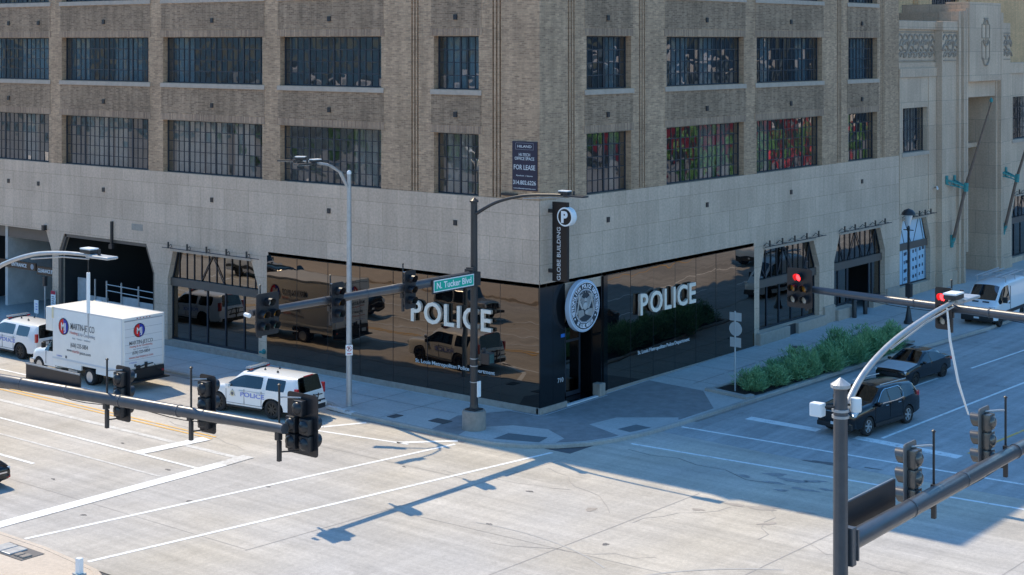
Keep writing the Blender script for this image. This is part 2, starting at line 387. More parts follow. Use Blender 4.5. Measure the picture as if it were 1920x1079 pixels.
# ================================================================== ground, roads, pavements
sheet('ground', [(-500,-500),(500,-500),(500,600),(-500,600)], RZ-.02, 'added_dark_ground')
sheet('street', [(4.2,-200),(27.5,-200),(27.5,-24.1),(4.2,-24.1)], RZ, 'road_concrete')
sheet('added_lot', [(29,30),(400,30),(400,500),(29,500)], RZ+.004, 'added_dark_ground')  # dark lots added out of view to darken window reflections
sheet('added_lot', [(-400,-400),(-14,-400),(-14,-46),(-400,-46)], RZ+.004, 'added_dark_ground')
sheet('road', [(-160,-24.1),(80,-24.1),(80,-4.0),(-160,-4.0)], RZ, 'road_concrete')
sheet('street', [(4.6,-4.0),(27.5,-4.0),(27.5,200),(4.6,200)], RZ, 'road_concrete')
sheet('asphalt', [(5.0,1.2),(11.0,.9),(27.5,1.1),(29,200),(5.0,200)], RZ+.004, 'asphalt')
sheet('asphalt', [(4.9,-1.6),(11.2,-1.3),(27.5,-2.3),(27.5,1.092),(11.0,.892),(5.0,1.192)], RZ+.004, 'road_concrete')
KERB = [(-160,-4.15),(-8.6,-4.15),(-7.3,-4.75),(-6.2,-4.95),(0.2,-5.1),(1.6,-4.95),(2.7,-4.5),(3.7,-3.7),(4.45,-2.7),(5.0,-1.4),(5.4,.4),(5.65,3.0),(5.95,8.0),(6.35,15),(6.6,19.4),(7.3,25.5),(7.8,30.5),(8.1,45),(9,200)]
K2 = [(x-.16 if y > -3 else x-(.1 if x > 0 else 0), y+.16 if y < -3.5 else y) for x, y in KERB]
sheet('sidewalk', K2+[(-40,200),(-160,200),(-160,-3.99)], 0, 'walk_concrete')
def kerb(name, pts, inner, top=0.012, bottom=RZ, m='kerb_concrete'):
    b = MB(); seg = []
    for i in range(len(pts)):
        (x, y), (xi, yi) = pts[i], inner[i]
        seg.append([(x, y, bottom+gs(y)), (x, y, top-.03+gs(y)), (x+(xi-x)*.2, y+(yi-y)*.2, top+gs(y)), (xi, yi, top+gs(y)), (xi, yi, bottom+gs(y))])
    for i in range(len(seg)-1):
        b.add(seg[i]+seg[i+1], [[k, k+1, 6+k, 5+k] for k in range(4)])
    o = b.build(name, m); o['kind'] = 'structure'; return o
def refine(p, n=12):
    q = []
    for a, b in zip(p, p[1:]):
        q += [(a[0]+(b[0]-a[0])*i/n, a[1]+(b[1]-a[1])*i/n) for i in range(n)]
    return q+[p[-1]]
kerb('kerb', KERB, K2)
# sidewalk slabs: paver zone at the corner, joints, ramps
sheet('paving', [(-1.9,-4.9),(0.1,-4.9),(1.4,-4.78),(2.5,-4.3),(3.4,-3.6),(4.2,-2.6),(4.7,-1.4),(5.1,.4),(5.35,3.0),(5.45,5.4),(3.3,8.0),(1.05,8.2),(.12,8.3),(.12,-.12),(-1.3,-.12),(-2.6,-2.4)], .004, 'brick_paver')
sheet('ramp', [(-.35,-5.02),(-.75,-3.7),(.35,-2.3),(1.9,-1.9),(3.35,-2.7),(3.55,-3.75),(2.6,-4.5),(1.4,-4.95)], .008, 'ramp_concrete')
sheet('tactile_pad', [(1.15,-4.55),(1.05,-3.45),(2.75,-3.0),(2.95,-3.85)], .012, 'tactile')
sheet('ramp', [(2.75,-.15),(3.0,1.5),(5.1,3.1),(5.42,2.6),(5.3,.6),(5.0,-1.0)], .008, 'ramp_concrete')
sheet('tactile_pad', [(4.15,-.1),(4.35,1.0),(5.15,.95),(4.85,-.2)], .012, 'tactile')
sheet('paving', [(-60,-3.98),(-8.7,-3.98),(-7.35,-4.58),(-6.2,-4.78),(-2.1,-4.93),(-2.75,-2.42),(-1.4,-.12),(-60,-.12)], .004, 'walk_concrete')
jb = MB()
def joint(a, b, w=.025, z=.016):
    q = strip(a, b, w); jb.add([(x, y, z+gs(y)) for x, y in q], [[0,1,2,3]])
for x in [-44,-40.5,-37,-33.6,-30.2,-27,-23.6,-20.4,-17,-13.8,-10.6,-7.4,-4.9]: joint((x,-.15),(x-.05,-4.0 if x < -8 else -4.75))
joint((-46,-2.1),(-2.9,-2.15))
for y in [9.5,12.4,15.3,18.2,21.0,24,27,30.2,33.5]: joint((.12,y),(3.9,y-.1)); 
for y in [8.9,11.9,15,18,21,24,27,30]: joint((2.2,y-.0),(2.2,y+2.8))
jo = jb.build('paving_joints', 'joint_dark'); jo['kind'] = 'structure'
cb = MB()
for a, b in (((-17.6,-.33),(.10,-.33)), ((.33,.0),(.33,4.6)), ((.14,4.8),(.14,18.3)), ((.10,-.33),(.33,0))): 
    q = strip(a, b, .05); cb.add([(x, y, .02+gs(y)) for x, y in q], [[0,1,2,3]])
o = cb.build('sealant_line', 'caulk'); o['kind'] = 'structure'
# concrete curved kerb stone of the planter walk
kerb('planter_kerb', refine([(3.35,8.05),(5.75,7.65),(5.9,8.2)]), refine([(3.45,8.35),(5.5,7.98),(5.6,8.3)]), top=.14, bottom=-.05)
kerb('planter_kerb', refine([(3.35,8.05),(4.75,23.6),(6.3,24.2)]), refine([(3.6,8.3),(4.95,23.3),(6.3,23.9)]), top=.10, bottom=-.05)
sheet('planting_bed', [(3.5,8.25),(5.6,7.95),(5.8,9),(6.4,19.4),(6.6,23.5),(4.9,23.4)], .05, 'soil')
# opposite pavement (bottom left)
FK = [(-160,-24.0),(-1.2,-24.0),(1.8,-24.3),(4.2,-25.4),(5.4,-27.5),(5.8,-30),(5.9,-60)]
FI = [(-160,-24.2),(-1.2,-24.2),(1.7,-24.5),(4.0,-25.6),(5.2,-27.6),(5.6,-30),(5.7,-60)]
sheet('sidewalk', FI+[(-160,-60)], .0, 'apron_concrete'); kerb('kerb', FK, FI, m='apron_concrete')
sheet('tactile_pad', [(1.9,-26.6),(.1,-27.6),(1.2,-28.6),(3.0,-27.4)], .006, 'rubber_stain')
# ------------------------------------------------------------------ road markings
marking('lane_line', [strip((-120,-12.85),(-5.0,-12.6),.28), strip((-120,-16.25),(-5.4,-16.2),.14)], 'faded_line')
marking('lane_line', [strip((-120,-14.75),(-4.9,-14.6),.15), strip((-30,-18.15),(-10.6,-18.1),.17), strip((-44,-18.15),(-38,-18.15),.17)], 'white_line', .012)
marking('centre_line', [strip((-120,-11.45),(-8.3,-11.0),.12), strip((-120,-11.75),(-8.2,-11.3),.12)], 'yellow_line', .012)
marking('stop_line', [strip((-4.85,-24.0),(-4.9,-13.6),.62)], 'white_line', .016)
marking('stop_line', [strip((-4.9,-13.62),(-4.95,-12.2),.62)], 'faded_line', .020)
marking('stop_line', [strip((-8.75,-14.6),(-8.4,-11.4),.62)], 'white_line', .020)
marking('crosswalk_line', [strip((-2.9,-23.7),(.1,-5.7),.17), strip((.6,-23.8),(3.95,-4.3),.17)], 'white_line')
marking('parking_line', [strip((-60,-8.75),(-13.6,-8.75),.15), strip((-12.6,-8.7),(-1.35,-6.9),.16), strip((-9,-8.5),(-6.1,-7.05),.24), strip((-6.1,-7.0),(-5.2,-5.35),.24), strip((-1.9,-7.0),(-.15,-5.25),.26)], 'white_line')
marking('crosswalk_line', [strip((5.75,2.35),(21.5,2.85),.17), strip((5.6,-1.2),(21.5,-.1),.17)], 'worn_line')
marking('stop_line', [strip((7.2,5.35),(10.6,5.3),.55), strip((12.3,5.2),(16.9,4.9),.55)], 'worn_line')
marking('lane_line', [strip((13.25,5.7),(15.8,45),.15), strip((10.9,20.5),(11.9,33),.14), strip((10.2,13.5),(10.5,17.5),.14), strip((11.6,36),(12.2,45),.14)], 'white_line')
marking('centre_line', [strip((16.95,5.6),(20.2,45),.14)], 'yellow_line')
marking('road_joint', [strip((3.6,-20),(4.9,-4.6),.035), strip((10.4,-40),(11.5,-5.5),.035), strip((16.3,-40),(17.5,-3.2),.035), strip((22.5,-40),(23.5,0),.035),
        strip((4.0,-13.9),(22,-13.2),.02), strip((-60,-9.6),(4,-9.3),.02), strip((-40,-19.9),(3.6,-19.9),.02)], 'crack', .006)
marking('tar_seam', [strip(a, b, .035) for a, b in zip([(6,-2.0),(7.2,-2.2),(8.3,-1.9),(9.4,-2.3),(10.6,-2.2),(11.9,-2.9)], [(7.2,-2.2),(8.3,-1.9),(9.4,-2.3),(10.6,-2.2),(11.9,-2.9),(13,-2.7)])], 'tar', .006)
def blob(cx, cy, rx, ry, seed, a=0):
    r = random.Random(seed); n = 22; ph = [r.uniform(0, 6.28) for _ in range(4)]
    pts = []
    for k in range(n):
        w = 2*math.pi*k/n; q = 1+.22*math.sin(2*w+ph[0])+.16*math.sin(3*w+ph[1])+.12*math.sin(5*w+ph[2])+.08*math.sin(7*w+ph[3])
        x, y = rx*q*math.cos(w), ry*q*math.sin(w); pts.append((cx+x*math.cos(a)-y*math.sin(a), cy+x*math.sin(a)+y*math.cos(a)))
    return pts
marking('oil_stain', [blob(13.2,1.0,.75,.22,3,.1), blob(14.9,1.4,.3,.08,4,.1)], 'tar', .0075)
mat('faint_stain', (.33,.32,.31), .9, var=.25, vscale=5)
marking('tyre_stain', [blob(x, y, a, b, i, w) for i, (x, y, a, b, w) in enumerate([(12.4,-1.6,.45,.2,.2),(13.3,-1.9,.5,.22,0),(14.0,-1.5,.4,.15,.4),(12.9,-2.6,.35,.15,.2),(14.2,-2.7,.45,.16,.1),(11.6,-2.5,.3,.14,0),(13.6,-3.3,.3,.12,.3),(14.9,-2.2,.3,.13,.2)])], 'faint_stain', .0075)
mat('warm_stain', (.40,.35,.30), .9, var=.15, vscale=4)
marking('tyre_stain', [blob(x, y, a, b, i+20, w) for i, (x, y, a, b, w) in enumerate([(14.2,-5.6,.55,.25,.3),(13.2,-5.9,.35,.15,0),(15.6,-5.2,.3,.12,.2),(12.5,-7.2,.22,.12,0),(9.6,-9.5,.2,.2,0),(15.2,-7.1,.3,.14,1)])], 'warm_stain', .0075)
rr = random.Random(12)
def crack(x, y, a, n, st=.7):
    q = []
    for _ in range(n):
        a2 = a+rr.uniform(-.5,.5); x2, y2 = x+st*math.cos(a2), y+st*math.sin(a2); q.append(strip((x,y),(x2,y2),rr.uniform(.012,.03))); x, y = x2, y2
    return q
marking('road_crack', crack(5.2,-6.2,-.4,9)+crack(14.5,-4.4,-1.2,7)+crack(2.2,-8.9,.2,8)+crack(11.6,-9.9,1.1,6)+crack(-12,-10.4,.1,9)+crack(9.2,-14.5,.5,8)+crack(17,-8,-.2,7), 'crack', .0065)
marking('road_spot', [blob(x, y, a, b, 60+i) for i, (x, y, a, b) in enumerate([(-5.9,-15.4,.12,.08),(-8.2,-18.9,.13,.06),(-3.6,-20.9,.12,.07),(-2.0,-17.6,.16,.12),(-10.5,-14.0,.1,.07),(.8,-9.5,.09,.06),(6.6,-9.1,.13,.09),(7.9,-13,.1,.08),(12.2,-12.3,.12,.1),(-14.6,-17.2,.12,.07),(-1.2,-14.6,.08,.06)])], 'tar', .0075)
marking('gutter_dirt', [strip((-60,-4.3),(-8.9,-4.32),.22), strip((-6,-5.12),(.2,-5.27),.2), strip((5.75,3.4),(6.1,9.5),.2), strip((6.1,9.5),(6.8,19.6),.22), strip((6.8,19.6),(7.9,30),.22)], 'rubber_stain', .0078)
def arc(cx, cy, r, a0, a1, w, n=26):
    P = [(cx+r*math.cos(rad(a0+(a1-a0)*i/n)), cy+r*math.sin(rad(a0+(a1-a0)*i/n))) for i in range(n+1)]
    return [strip(a, b, w) for a, b in zip(P, P[1:])]
mat('skid', (.475,.45,.415), .9, var=.12, vscale=3)
marking('tyre_marks', arc(22,-18,8.2,120,170,.09)+arc(9,-22,9,60,100,.06), 'skid', .0072)

# ================================================================== the corner building
bld = thing('brick_building', 'tan brick industrial building with limestone ground floor filling the corner', 'building')
Lf = lambda u, z, d=0: (u, -d, z)      # left street face, d outward
Rf = lambda u, z, d=0: (d, u, z)       # right street face
def wall(name, outer, holes, F, m, depth=.35, parent=bld, d=0, mr=None):
    loops = [outer]+holes; flat = [p for lo in loops for p in lo]
    tr = tessellate_polygon([[Vector((p[0], p[1], 0)) for p in lo] for lo in loops])
    b = MB(); b.add([F(p[0], p[1], d) for p in flat], [list(t) for t in tr])
    fl = F is Rf or F(0,0,1)[0] != 0
    for h in holes:
        n = len(h)
        for i in range(n):
            p, q = h[i], h[(i+1) % n]
            b.add([F(p[0], p[1], d), F(q[0], q[1], d), F(q[0], q[1], d-depth), F(p[0], p[1], d-depth)], [[0,1,2,3]], 1 if mr else 0)
    o = b.build(name, [m, mr] if mr else m, parent, fixn=False)
    me = o.data; want = Vector(F(0,0,1))-Vector(F(0,0,0))
    bm = bmesh.new(); bm.from_mesh(me)
    for f in bm.faces:
        if f.normal.dot(want) < -.5: f.normal_flip()
    bm.to_mesh(me); bm.free(); return o
rc = lambda a, b, c, e: [(a, c), (b, c), (b, e), (a, e)]
ROWS = [(9.2, 11.97, 5), (13.95, 16.36, 4), (18.4, 20.8, 4)]
LC = [(-45.6,-35.58), (-34.36,-26.6), (-25.37,-17.6), (-16.3,-9.4), (-6.1,-3.43)]
RC = [(3.45,6.98), (10.0,17.3), (18.61,25.9), (29.1,32.85)]
LG = [-7.45,-7.27,-7.09,-2.6,-2.4,-2.2]; RG = [2.1,2.3,2.5,7.7,7.9,8.1,27.75,27.95,28.15,33.35,33.55,33.75]
TOPZ = 28.6
def groove(g, z0=9.21, z1=28.4): return rc(g-.045, g+.045, z0, z1)
LW = wall('brick_wall', [(-60,9.2),(0,9.2),(0,22),(-60,22)], [rc(a,b,z0,z1) for a,b in LC for z0,z1,_ in ROWS]+[groove(g,9.24,21.9) for g in LG], Lf, 'tan_brick')
wall('brick_wall', [(-60,22),(-.0,22),(-.0,TOPZ),(-60,TOPZ)], [], Lf, 'tan_brick', d=-.85)
RW = wall('brick_wall', [(0,9.2),(35.8,9.2),(35.8,TOPZ),(.85,TOPZ),(.85,22),(0,22)], [rc(a,b,z0,z1) for a,b in RC for z0,z1,_ in ROWS]+[groove(g,9.24,28) for g in RG], Rf, 'tan_brick')
b = MB()   # groove backs, far return and roof
for g in LG: b.box(g-.06,g+.06,.12,.14,9.2,22)
for g in RG: b.box(-.14,-.12,g-.06,g+.06,9.2,28.1)
b.box(-60,-.02,.85,35.78,TOPZ-.4,TOPZ-.02); b.box(-60,-.002,0.002,.86,21.7,21.995); b.box(-60,-.61,35.5,35.79,14,TOPZ-.42)
b.box(-60.3,-60,0,36,-.1,TOPZ-.42)
b.box(-.6,-.001,35.55,35.80,9.2,TOPZ-.41); b.build('wall_return', 'tan_brick', bld)
# stone ground floor
G1 = [(-45.5,0),(-45.5,5.27),(-35.81,5.27),(-35.22,4.04),(-35.22,0)]; G2 = [(-34.66,0),(-34.66,4.08),(-34.1,5.24),(-26.76,5.24),(-26.08,3.74),(-26.08,0)]
S3 = [(-24.97,.3),(-24.97,3.53),(-24.53,5.05),(-18.4,5.05),(-17.86,3.65),(-17.86,.3)]
wall('stone_wall', [(-60,-.1),(-17.15,-.1),(-17.15,5.45),(0,5.45),(0,9.2),(-60,9.2)], [[(x, z if z else -.05) for x, z in G1], [(x, z if z else -.05) for x, z in G2], S3], Lf, 'limestone', depth=.45, d=.02)
R2 = [(18.85,.85),(18.85,3.6),(19.4,5.15),(24.84,5.12),(25.53,3.63),(25.53,.85)]
R3 = [(27.3,.95),(27.3,3.65),(27.98,5.12),(33.2,5.08),(33.84,3.68),(33.84,.86),(32.3,.86),(32.3,.3),(29.5,.3),(29.5,.95)]
wall('stone_wall', [(-.02,5.45),(1.77,5.45),(1.77,3.6),(2.4,5.0),(4.6,5.0),(4.6,5.45),(18.28,5.45),(18.28,-.1),(35.8,-.1),(35.8,9.2),(-.02,9.2)], [R2, R3], Rf, 'limestone', depth=.45, d=.02)
b = MB()   # soffits over the black glass corner, stone jambs, ledge
b.box(-17.15,.02,-.02,.45,5.452,5.6); b.box(-.45,.02,.46,4.6,5.452,5.6); b.box(-.45,.02,4.61,18.28,5.452,5.6)
b.box(-.4,.018,18.282,18.32,-.1,5.45); b.box(-17.2,-17.152,-.018,.4,-.1,5.45)
b.build('stone_soffit', 'limestone', bld)
b = MB()
b.box(-25.3,-17.5,-.13,-.02,0,.30,b=.02); b.box(-17.48,.0,-.11,.8,-.05,.27)
b.box(-.1,.11,-.11,1.85,-.05,.26); b.box(-.1,.10,4.75,18.2,-.05,.22)
b.box(-.2,.22,4.18,4.62,-.05,.62,b=.04)
b.build('granite_plinth', 'granite', bld)
b = MB()
for y0, y1 in ((18.5,21.7),(22.65,25.9)): MB().box(-.1,.30,y0,y1,.05,.83,b=.04).build('stone_plinth', 'sill_stone', bld)
b.box(-.1,.16,25.95,27.2,.1,1.25,b=.02); b.box(-.1,.33,27.25,29.3,.1,.93,b=.04); MB().box(-.1,.14,33.95,35.6,.2,1.3,b=.02).build('stone_plinth', 'sill_stone', bld)
b.build('stone_plinth', 'sill_stone', bld)
MB().box(-.1,.1,21.7,22.65,.05,.80).build('plinth_door', 'black_paint', bld)
# brick window heads and darker weathered spandrels
b = MB(); s = MB()
for a, e in LC:
    for z0, z1, _ in ROWS[:2]: MB().box(a-.2,e+.2,-.018,.02,z1+.02,z1+.36).build('window_head', 'header_brick', bld)
    for q0, q1 in ((12.35,13.7),(16.74,18.13)): MB().box(a-.15,e+.15,-.012,.02,q0,q1).build('spandrel', 'sooty_brick', bld)
for a, e in RC:
    for z0, z1, _ in ROWS[:2]: MB().box(-.02,.018,a-.2,e+.2,z1+.02,z1+.36).build('window_head', 'header_brick', bld)
    for q0, q1 in ((12.35,13.7),(16.74,18.13)): MB().box(-.02,.012,a-.15,e+.15,q0,q1).build('spandrel', 'sooty_brick', bld)
# ------------------------------------------------------------------ steel windows
def window(F, a, e, z0, z1, nr, deep=.33, gm='window_glass', sill=True, seed=0, parent=bld, nc=None, top=False):
    r = random.Random(seed); w = e-a; nc = nc or max(4, round(w/.43)); b = MB(); T = lambda u, z, d: F(u, z, d)
    def bx(u0, u1, y0, y1, d0, d1):
        P = [T(u0,y0,d0),T(u1,y0,d0),T(u1,y1,d0),T(u0,y1,d0),T(u0,y0,d1),T(u1,y0,d1),T(u1,y1,d1),T(u0,y1,d1)]
        b.add(P, [[0,3,2,1],[4,5,6,7],[0,1,5,4],[1,2,6,5],[2,3,7,6],[3,0,4,7]])
    fr = .055
    bx(a,a+fr,z0,z1,-deep-.04,-deep+.03); bx(e-fr,e,z0,z1,-deep-.04,-deep+.03); bx(a+fr,e-fr,z0,z0+fr,-deep-.04,-deep+.03); bx(a+fr,e-fr,z1-fr,z1,-deep-.04,-deep+.03)
    ng = 4 if w > 6 else (2 if w < 3.8 else 3); big = set(round(nc*i/ng) for i in range(1, ng)); sx = (w-2*fr)/nc; sz = (z1-z0-2*fr)/nr
    for i in range(1, nc):
        t = .045 if i in big else .017; u = a+fr+i*sx; bx(u-t,u+t,z0+fr,z1-fr,-deep-.03,-deep+(.03 if i in big else .012))
    for j in range(1, nr):
        z = z0+fr+j*sz; bx(a+fr,e-fr,z-.017,z+.017,-deep-.028,-deep+.010)
    # an opening vent frame within some groups
    g = sorted([0]+list(big)+[nc])
    for p, q in zip(g, g[1:]):
        if q-p > 2 and nr == 4 or (q-p > 2 and r.random() < .25):
            u0 = a+fr+(p+1)*sx-.03; u1 = a+fr+(q-1)*sx+.03; y0 = z0+fr+1*sz-.03; y1 = z0+fr+(nr-1)*sz+.03
            for c in ((u0,u1,y0,y0+.05),(u0,u1,y1-.05,y1),(u0,u0+.05,y0+.05,y1-.05),(u1-.05,u1,y0+.05,y1-.05)): bx(*c,-deep-.026,-deep+.02)
    win = b.build('window', 'steel_bars', parent)
    gb = MB()
    for i in range(nc):
        for j in range(nr):
            u0 = a+fr+i*sx; y0 = z0+fr+j*sz; tu, tv = r.gauss(0,.0018), r.gauss(0,.0018)
            gb.add([T(u0,y0,-deep-.012-tu-tv), T(u0+sx,y0,-deep-.012+tu-tv), T(u0+sx,y0+sz,-deep-.012+tu+tv), T(u0,y0+sz,-deep-.012-tu+tv)], [[0,1,2,3]])
    gb.build('glass', gm, win, fixn=False)
    if sill:
        sb = MB(); P = (a-.18, e+.18, z0-.24, z0-.02)
        c = [T(P[0],P[2],-.3),T(P[1],P[2],-.3),T(P[1],P[3],-.3),T(P[0],P[3],-.3),T(P[0],P[2],.07),T(P[1],P[2],.07),T(P[1],P[3],.05),T(P[0],P[3],.05)]
        sb.add(c, [[0,3,2,1],[4,5,6,7],[0,1,5,4],[1,2,6,5],[2,3,7,6],[3,0,4,7]]); sb.build('sill', 'sill_stone', win)
    # hanging drapes with gaps
    cb = MB(); u = a+.1; any_ = False
    while u < e-.2:
        ww = r.uniform(.7, 2.3)
        if r.random() < .62:
            n = int(ww/.06); h0 = z0+.02
            P = []
            for k in range(n+1):
                uu = min(u+k*.06, e-.05); dd = -deep-.55+.05*math.sin(k*1.6+r.uniform(-.5,.5)); sh = r.uniform(-.02,.02)
                P += [T(uu, h0, dd), T(uu+sh, z1-.02, dd+sh)]
            cb.add(P, [[2*k, 2*k+2, 2*k+3, 2*k+1] for k in range(n)]); any_ = True
        u += ww+r.uniform(.05,.6)
    if any_: cb.build('drape', 'drape', win, fixn=False)
    return win
k = 0
for (a, e) in LC:
    for z0, z1, nr in ROWS: window(Lf, a, e, z0, z1, nr, sill=(z0 > 10), seed=k, gm='lower_glass' if z0 < 10 else 'window_glass'); k += 1
for (a, e) in RC:
    for z0, z1, nr in ROWS: window(Rf, a, e, z0, z1, nr, sill=(z0 > 10), seed=k, gm='lower_glass' if z0 < 10 else 'window_glass'); k += 1
b = MB()   # floors and inner walls that keep the rooms dark
for z in (8.55, 12.9, 17.4): b.box(-59,-.4,.4,35,z,z+.25)
b.box(-59,-5,5,5.2,5.6,28); b.box(-5.2,-5,5.21,35,5.6,28)
for x in (-50,-35,-26,-17,-8): b.box(x-.1,x+.1,.5,5,8.8,28)
for y in (8.6,18,27.3,34.6): b.box(-5,-.5,y-.1,y+.1,8.8,28)
b.build('interior', 'room_gray', bld)
# small square anchors on the walls
b = MB(); z = lambda v: v
for x in (-4.78,-12.84,-21.4,-30.48,-36.56,-39.53):
    for h in (7.94,12.82,17.22):
        if x == -36.56 and h == 12.82: continue
        MB().box(x-.1,x+.1,-.07,0,h-.12,h+.12).build('wall_vent', 'black_paint', bld)
for y in (5.08,13.64,22.26,30.78):
    for h in (7.97,12.78,17.2): MB().box(0,.07,y-.1,y+.1,h-.12,h+.12).build('wall_vent', 'black_paint', bld)
b = MB(); b.box(-29.72,-29.6,-.16,-.02,4.95,6.25); b.box(-29.8,-29.52,-.2,-.02,4.75,5.0); b.box(-35.95,-35.75,-.25,-.02,5.3,5.6)
b.box(-2.1,-1.2,-.10,.0,9.35,9.45); b.build('wall_bracket', 'black_paint', bld)
MB().box(-28,-27.05,-.03,-.02,5.9,6.25).build('louvre', 'granite', bld)
# ------------------------------------------------------------------ shopfronts in the chamfered openings
def shopfront(F, hexa, zb, zt, door=None, ntop=10, nbot=5, truss=(), parent=bld, gm='shop_glass', beam_m='bronze_beam', stubs=True):
    (a, z0), (_, zc), (at, ztop), (et, ztop2), (e, zce) = hexa[0], hexa[1], hexa[2], hexa[3], hexa[4]
    D = -.30; b = MB(); T = lambda u, z, d=0: Vector(F(u, z, D+d))
    def br(u0, y0, u1, y1, w=.07, d=.0, t=.035):
        n = Vector(F(0,0,1))-Vector(F(0,0,0)); b.bar(T(u0,y0,d), T(u1,y1,d), w, t, up=tuple(n))
    up = lambda u: ztop if at <= u <= et else (zc+(u-a)/(at-a)*(ztop-zc) if u < at else zce+(e-u)/(e-et)*(ztop2-zce))
    br(a+.04,z0,a+.04,zc); br(a+.04,zc,at+.03,ztop-.04); br(at,ztop-.04,et,ztop2-.04); br(et-.03,ztop2-.04,e-.04,zce); br(e-.04,zce,e-.04,z0); br(a,z0+.05,e,z0+.05,.1)
    for i in range(1, ntop):
        u = a+(e-a)*i/ntop; br(u, zb, u, up(u)-.04, .035)
    for u0, u1 in truss: br(u0, zb, u1, up(u1)-.05, .045, .02)
    skip = door or (1e9, -1e9)
    for i in range(1, nbot):
        u = a+(e-a)*i/nbot
        if not (skip[0]-.05 < u < skip[1]+.05): br(u, z0+.1, u, zb-.2, .09)
    if door:
        for u in door: br(u, .3, u, zb-.2, .1)
    fr = b.build('shopfront', 'steel_bars', parent)
    bb = MB(); n = Vector(F(0,0,1))-Vector(F(0,0,0)); bb.bar(T(a+.02,zb-.05,.06), T(e-.02,zb-.05,.06), .42, .14, up=tuple(n)); bb.build('transom', beam_m, fr)
    g = MB(); r = random.Random(int(abs(a)*10)); P = [(a,z0),(a,zc),(at,ztop),(et,ztop2),(e,zce),(e,z0)]
    if door: P = [(a,z0),(a,zc),(at,ztop),(et,ztop2),(e,zce),(e,z0),(door[1],z0),(door[1],zb-.2),(door[0],zb-.2),(door[0],z0)]
    tr = tessellate_polygon([[Vector((p[0],p[1],0)) for p in P]]); g.add([T(p[0],p[1],-.03) for p in P], [list(t) for t in tr]); g.build('glass', gm, fr, fixn=False)
    lb = MB(); o = lambda u, zz, d: Vector(F(u, zz, d)); zt = ztop+.28
    lb.tube([o(at-.5,zt-.10,.34), o(et+.9,zt-.10,.34)], .022, 6)
    for i in range(5):
        u = at+(et-at)*i/4; lb.tube([o(u-.1,zt-.1,.02), o(u,zt+.08,.16), o(u,zt-.02,.34), o(u+.35,zt-.06,.42)], .018, 6); lb.tube([o(u,zt-.12,.34), o(u,zt+.22,.34)], .05, 8)
    lb.build('sign_light_rail', 'black_paint', fr)
    hb = MB(); hb.bar(o(at-.1,ztop+.05,.07), o(et+.05,ztop2+.05,.07), .12, .10, up=tuple(n)); hb.build('head_trim', 'sill_stone', fr)
    return fr
shopfront(Lf, S3, 3.42, 5.05, ntop=12, nbot=5, truss=((-22.7,-21.7),(-20.7,-21.7)))
shopfront(Rf, R2, 3.35, 5.15, ntop=11, nbot=5, truss=((20.2,19.2),(21.2,22),(23.0,22),(24.4,24.9)))
shopfront(Rf, [(27.3,.95),(27.3,3.65),(27.98,5.12),(33.2,5.08),(33.84,3.68),(33.84,.86)], 3.3, 5.1, door=(29.6,32.3), ntop=10, nbot=6, truss=((29.2,28.2),(29.6,30.6),(31.6,30.6),(32.2,33.2)))
b = MB()   # dark rooms behind the openings
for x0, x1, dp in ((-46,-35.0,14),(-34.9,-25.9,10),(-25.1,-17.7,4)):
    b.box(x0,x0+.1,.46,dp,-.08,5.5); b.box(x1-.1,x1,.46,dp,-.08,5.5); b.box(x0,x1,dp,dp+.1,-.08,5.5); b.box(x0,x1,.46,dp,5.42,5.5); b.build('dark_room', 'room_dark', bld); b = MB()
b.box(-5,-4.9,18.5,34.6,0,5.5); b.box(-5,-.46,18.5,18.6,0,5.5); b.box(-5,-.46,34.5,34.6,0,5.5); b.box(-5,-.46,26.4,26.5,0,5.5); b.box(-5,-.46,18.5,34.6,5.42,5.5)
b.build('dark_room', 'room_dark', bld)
b = MB(); b.box(-40.6,-40.35,.46,13.8,.45,5.4); b.build('ramp_wall', 'room_gray', bld)
b = MB(); b.box(-44,-35.4,.5,.9,4.55,5.2); b.build('soffit_beam', 'bronze_beam', bld)
b = MB()
for (x0,z0),(x1,z1) in zip(G2[1:], G2[2:-1]+[G2[-2]]): pass
n_ = (0,-1,0)
for (p, q) in ((G2[0],G2[1]),(G2[1],G2[2]),(G2[2],G2[3]),(G2[3],G2[4]),(G2[4],G2[5])): b.bar((p[0],.12,p[1]),(q[0],.12,q[1]),.36,.16,up=n_)
b.build('opening_frame', 'bronze_beam', bld)
# ------------------------------------------------------------------ black mirror glass around the corner
def mirror_wall(F, u0, u1, z0, z1, w, d, seed, skip=None):
    r = random.Random(seed); b = MB(); j = MB(); n = max(1, round((u1-u0)/w)); s = (u1-u0)/n
    for i in range(n):
        a, e = u0+i*s, u0+(i+1)*s; t1, t2 = r.gauss(0,.0035), r.gauss(0,.0035); NX = 4
        vs = []; fs = []
        for q in range(NX+1):
            for p in range(NX+1):
                uu = a+(e-a)*p/NX; zz = z0+(z1-z0)*q/NX; vs.append(F(uu, zz, d+t1*(2*p/NX-1)+t2*(2*q/NX-1)))
        for q in range(NX):
            for p in range(NX): k = q*(NX+1)+p; fs.append([k, k+1, k+NX+2, k+NX+1])
        b.add(vs, fs)
        if i: c = [F(a-.010,z0,d+.008),F(a+.010,z0,d+.008),F(a+.010,z1,d+.008),F(a-.010,z1,d+.008)]; j.add(c, [[0,1,2,3]])
    o = b.build('mirror_glass', 'mirror_panel', bld, fixn=False, smooth=30)
    if j.v: j.build('glass_joint', 'black_paint', o, fixn=False)
    return o
mirror_wall(lambda u, z, d=0: (u, -d+.10*u/17.1, z), -17.1, 0.0, .28, 5.44, 2.14, .05, 5)
mirror_wall(Rf, 4.95, 18.26, .22, 5.43, 1.9, .06, 9)
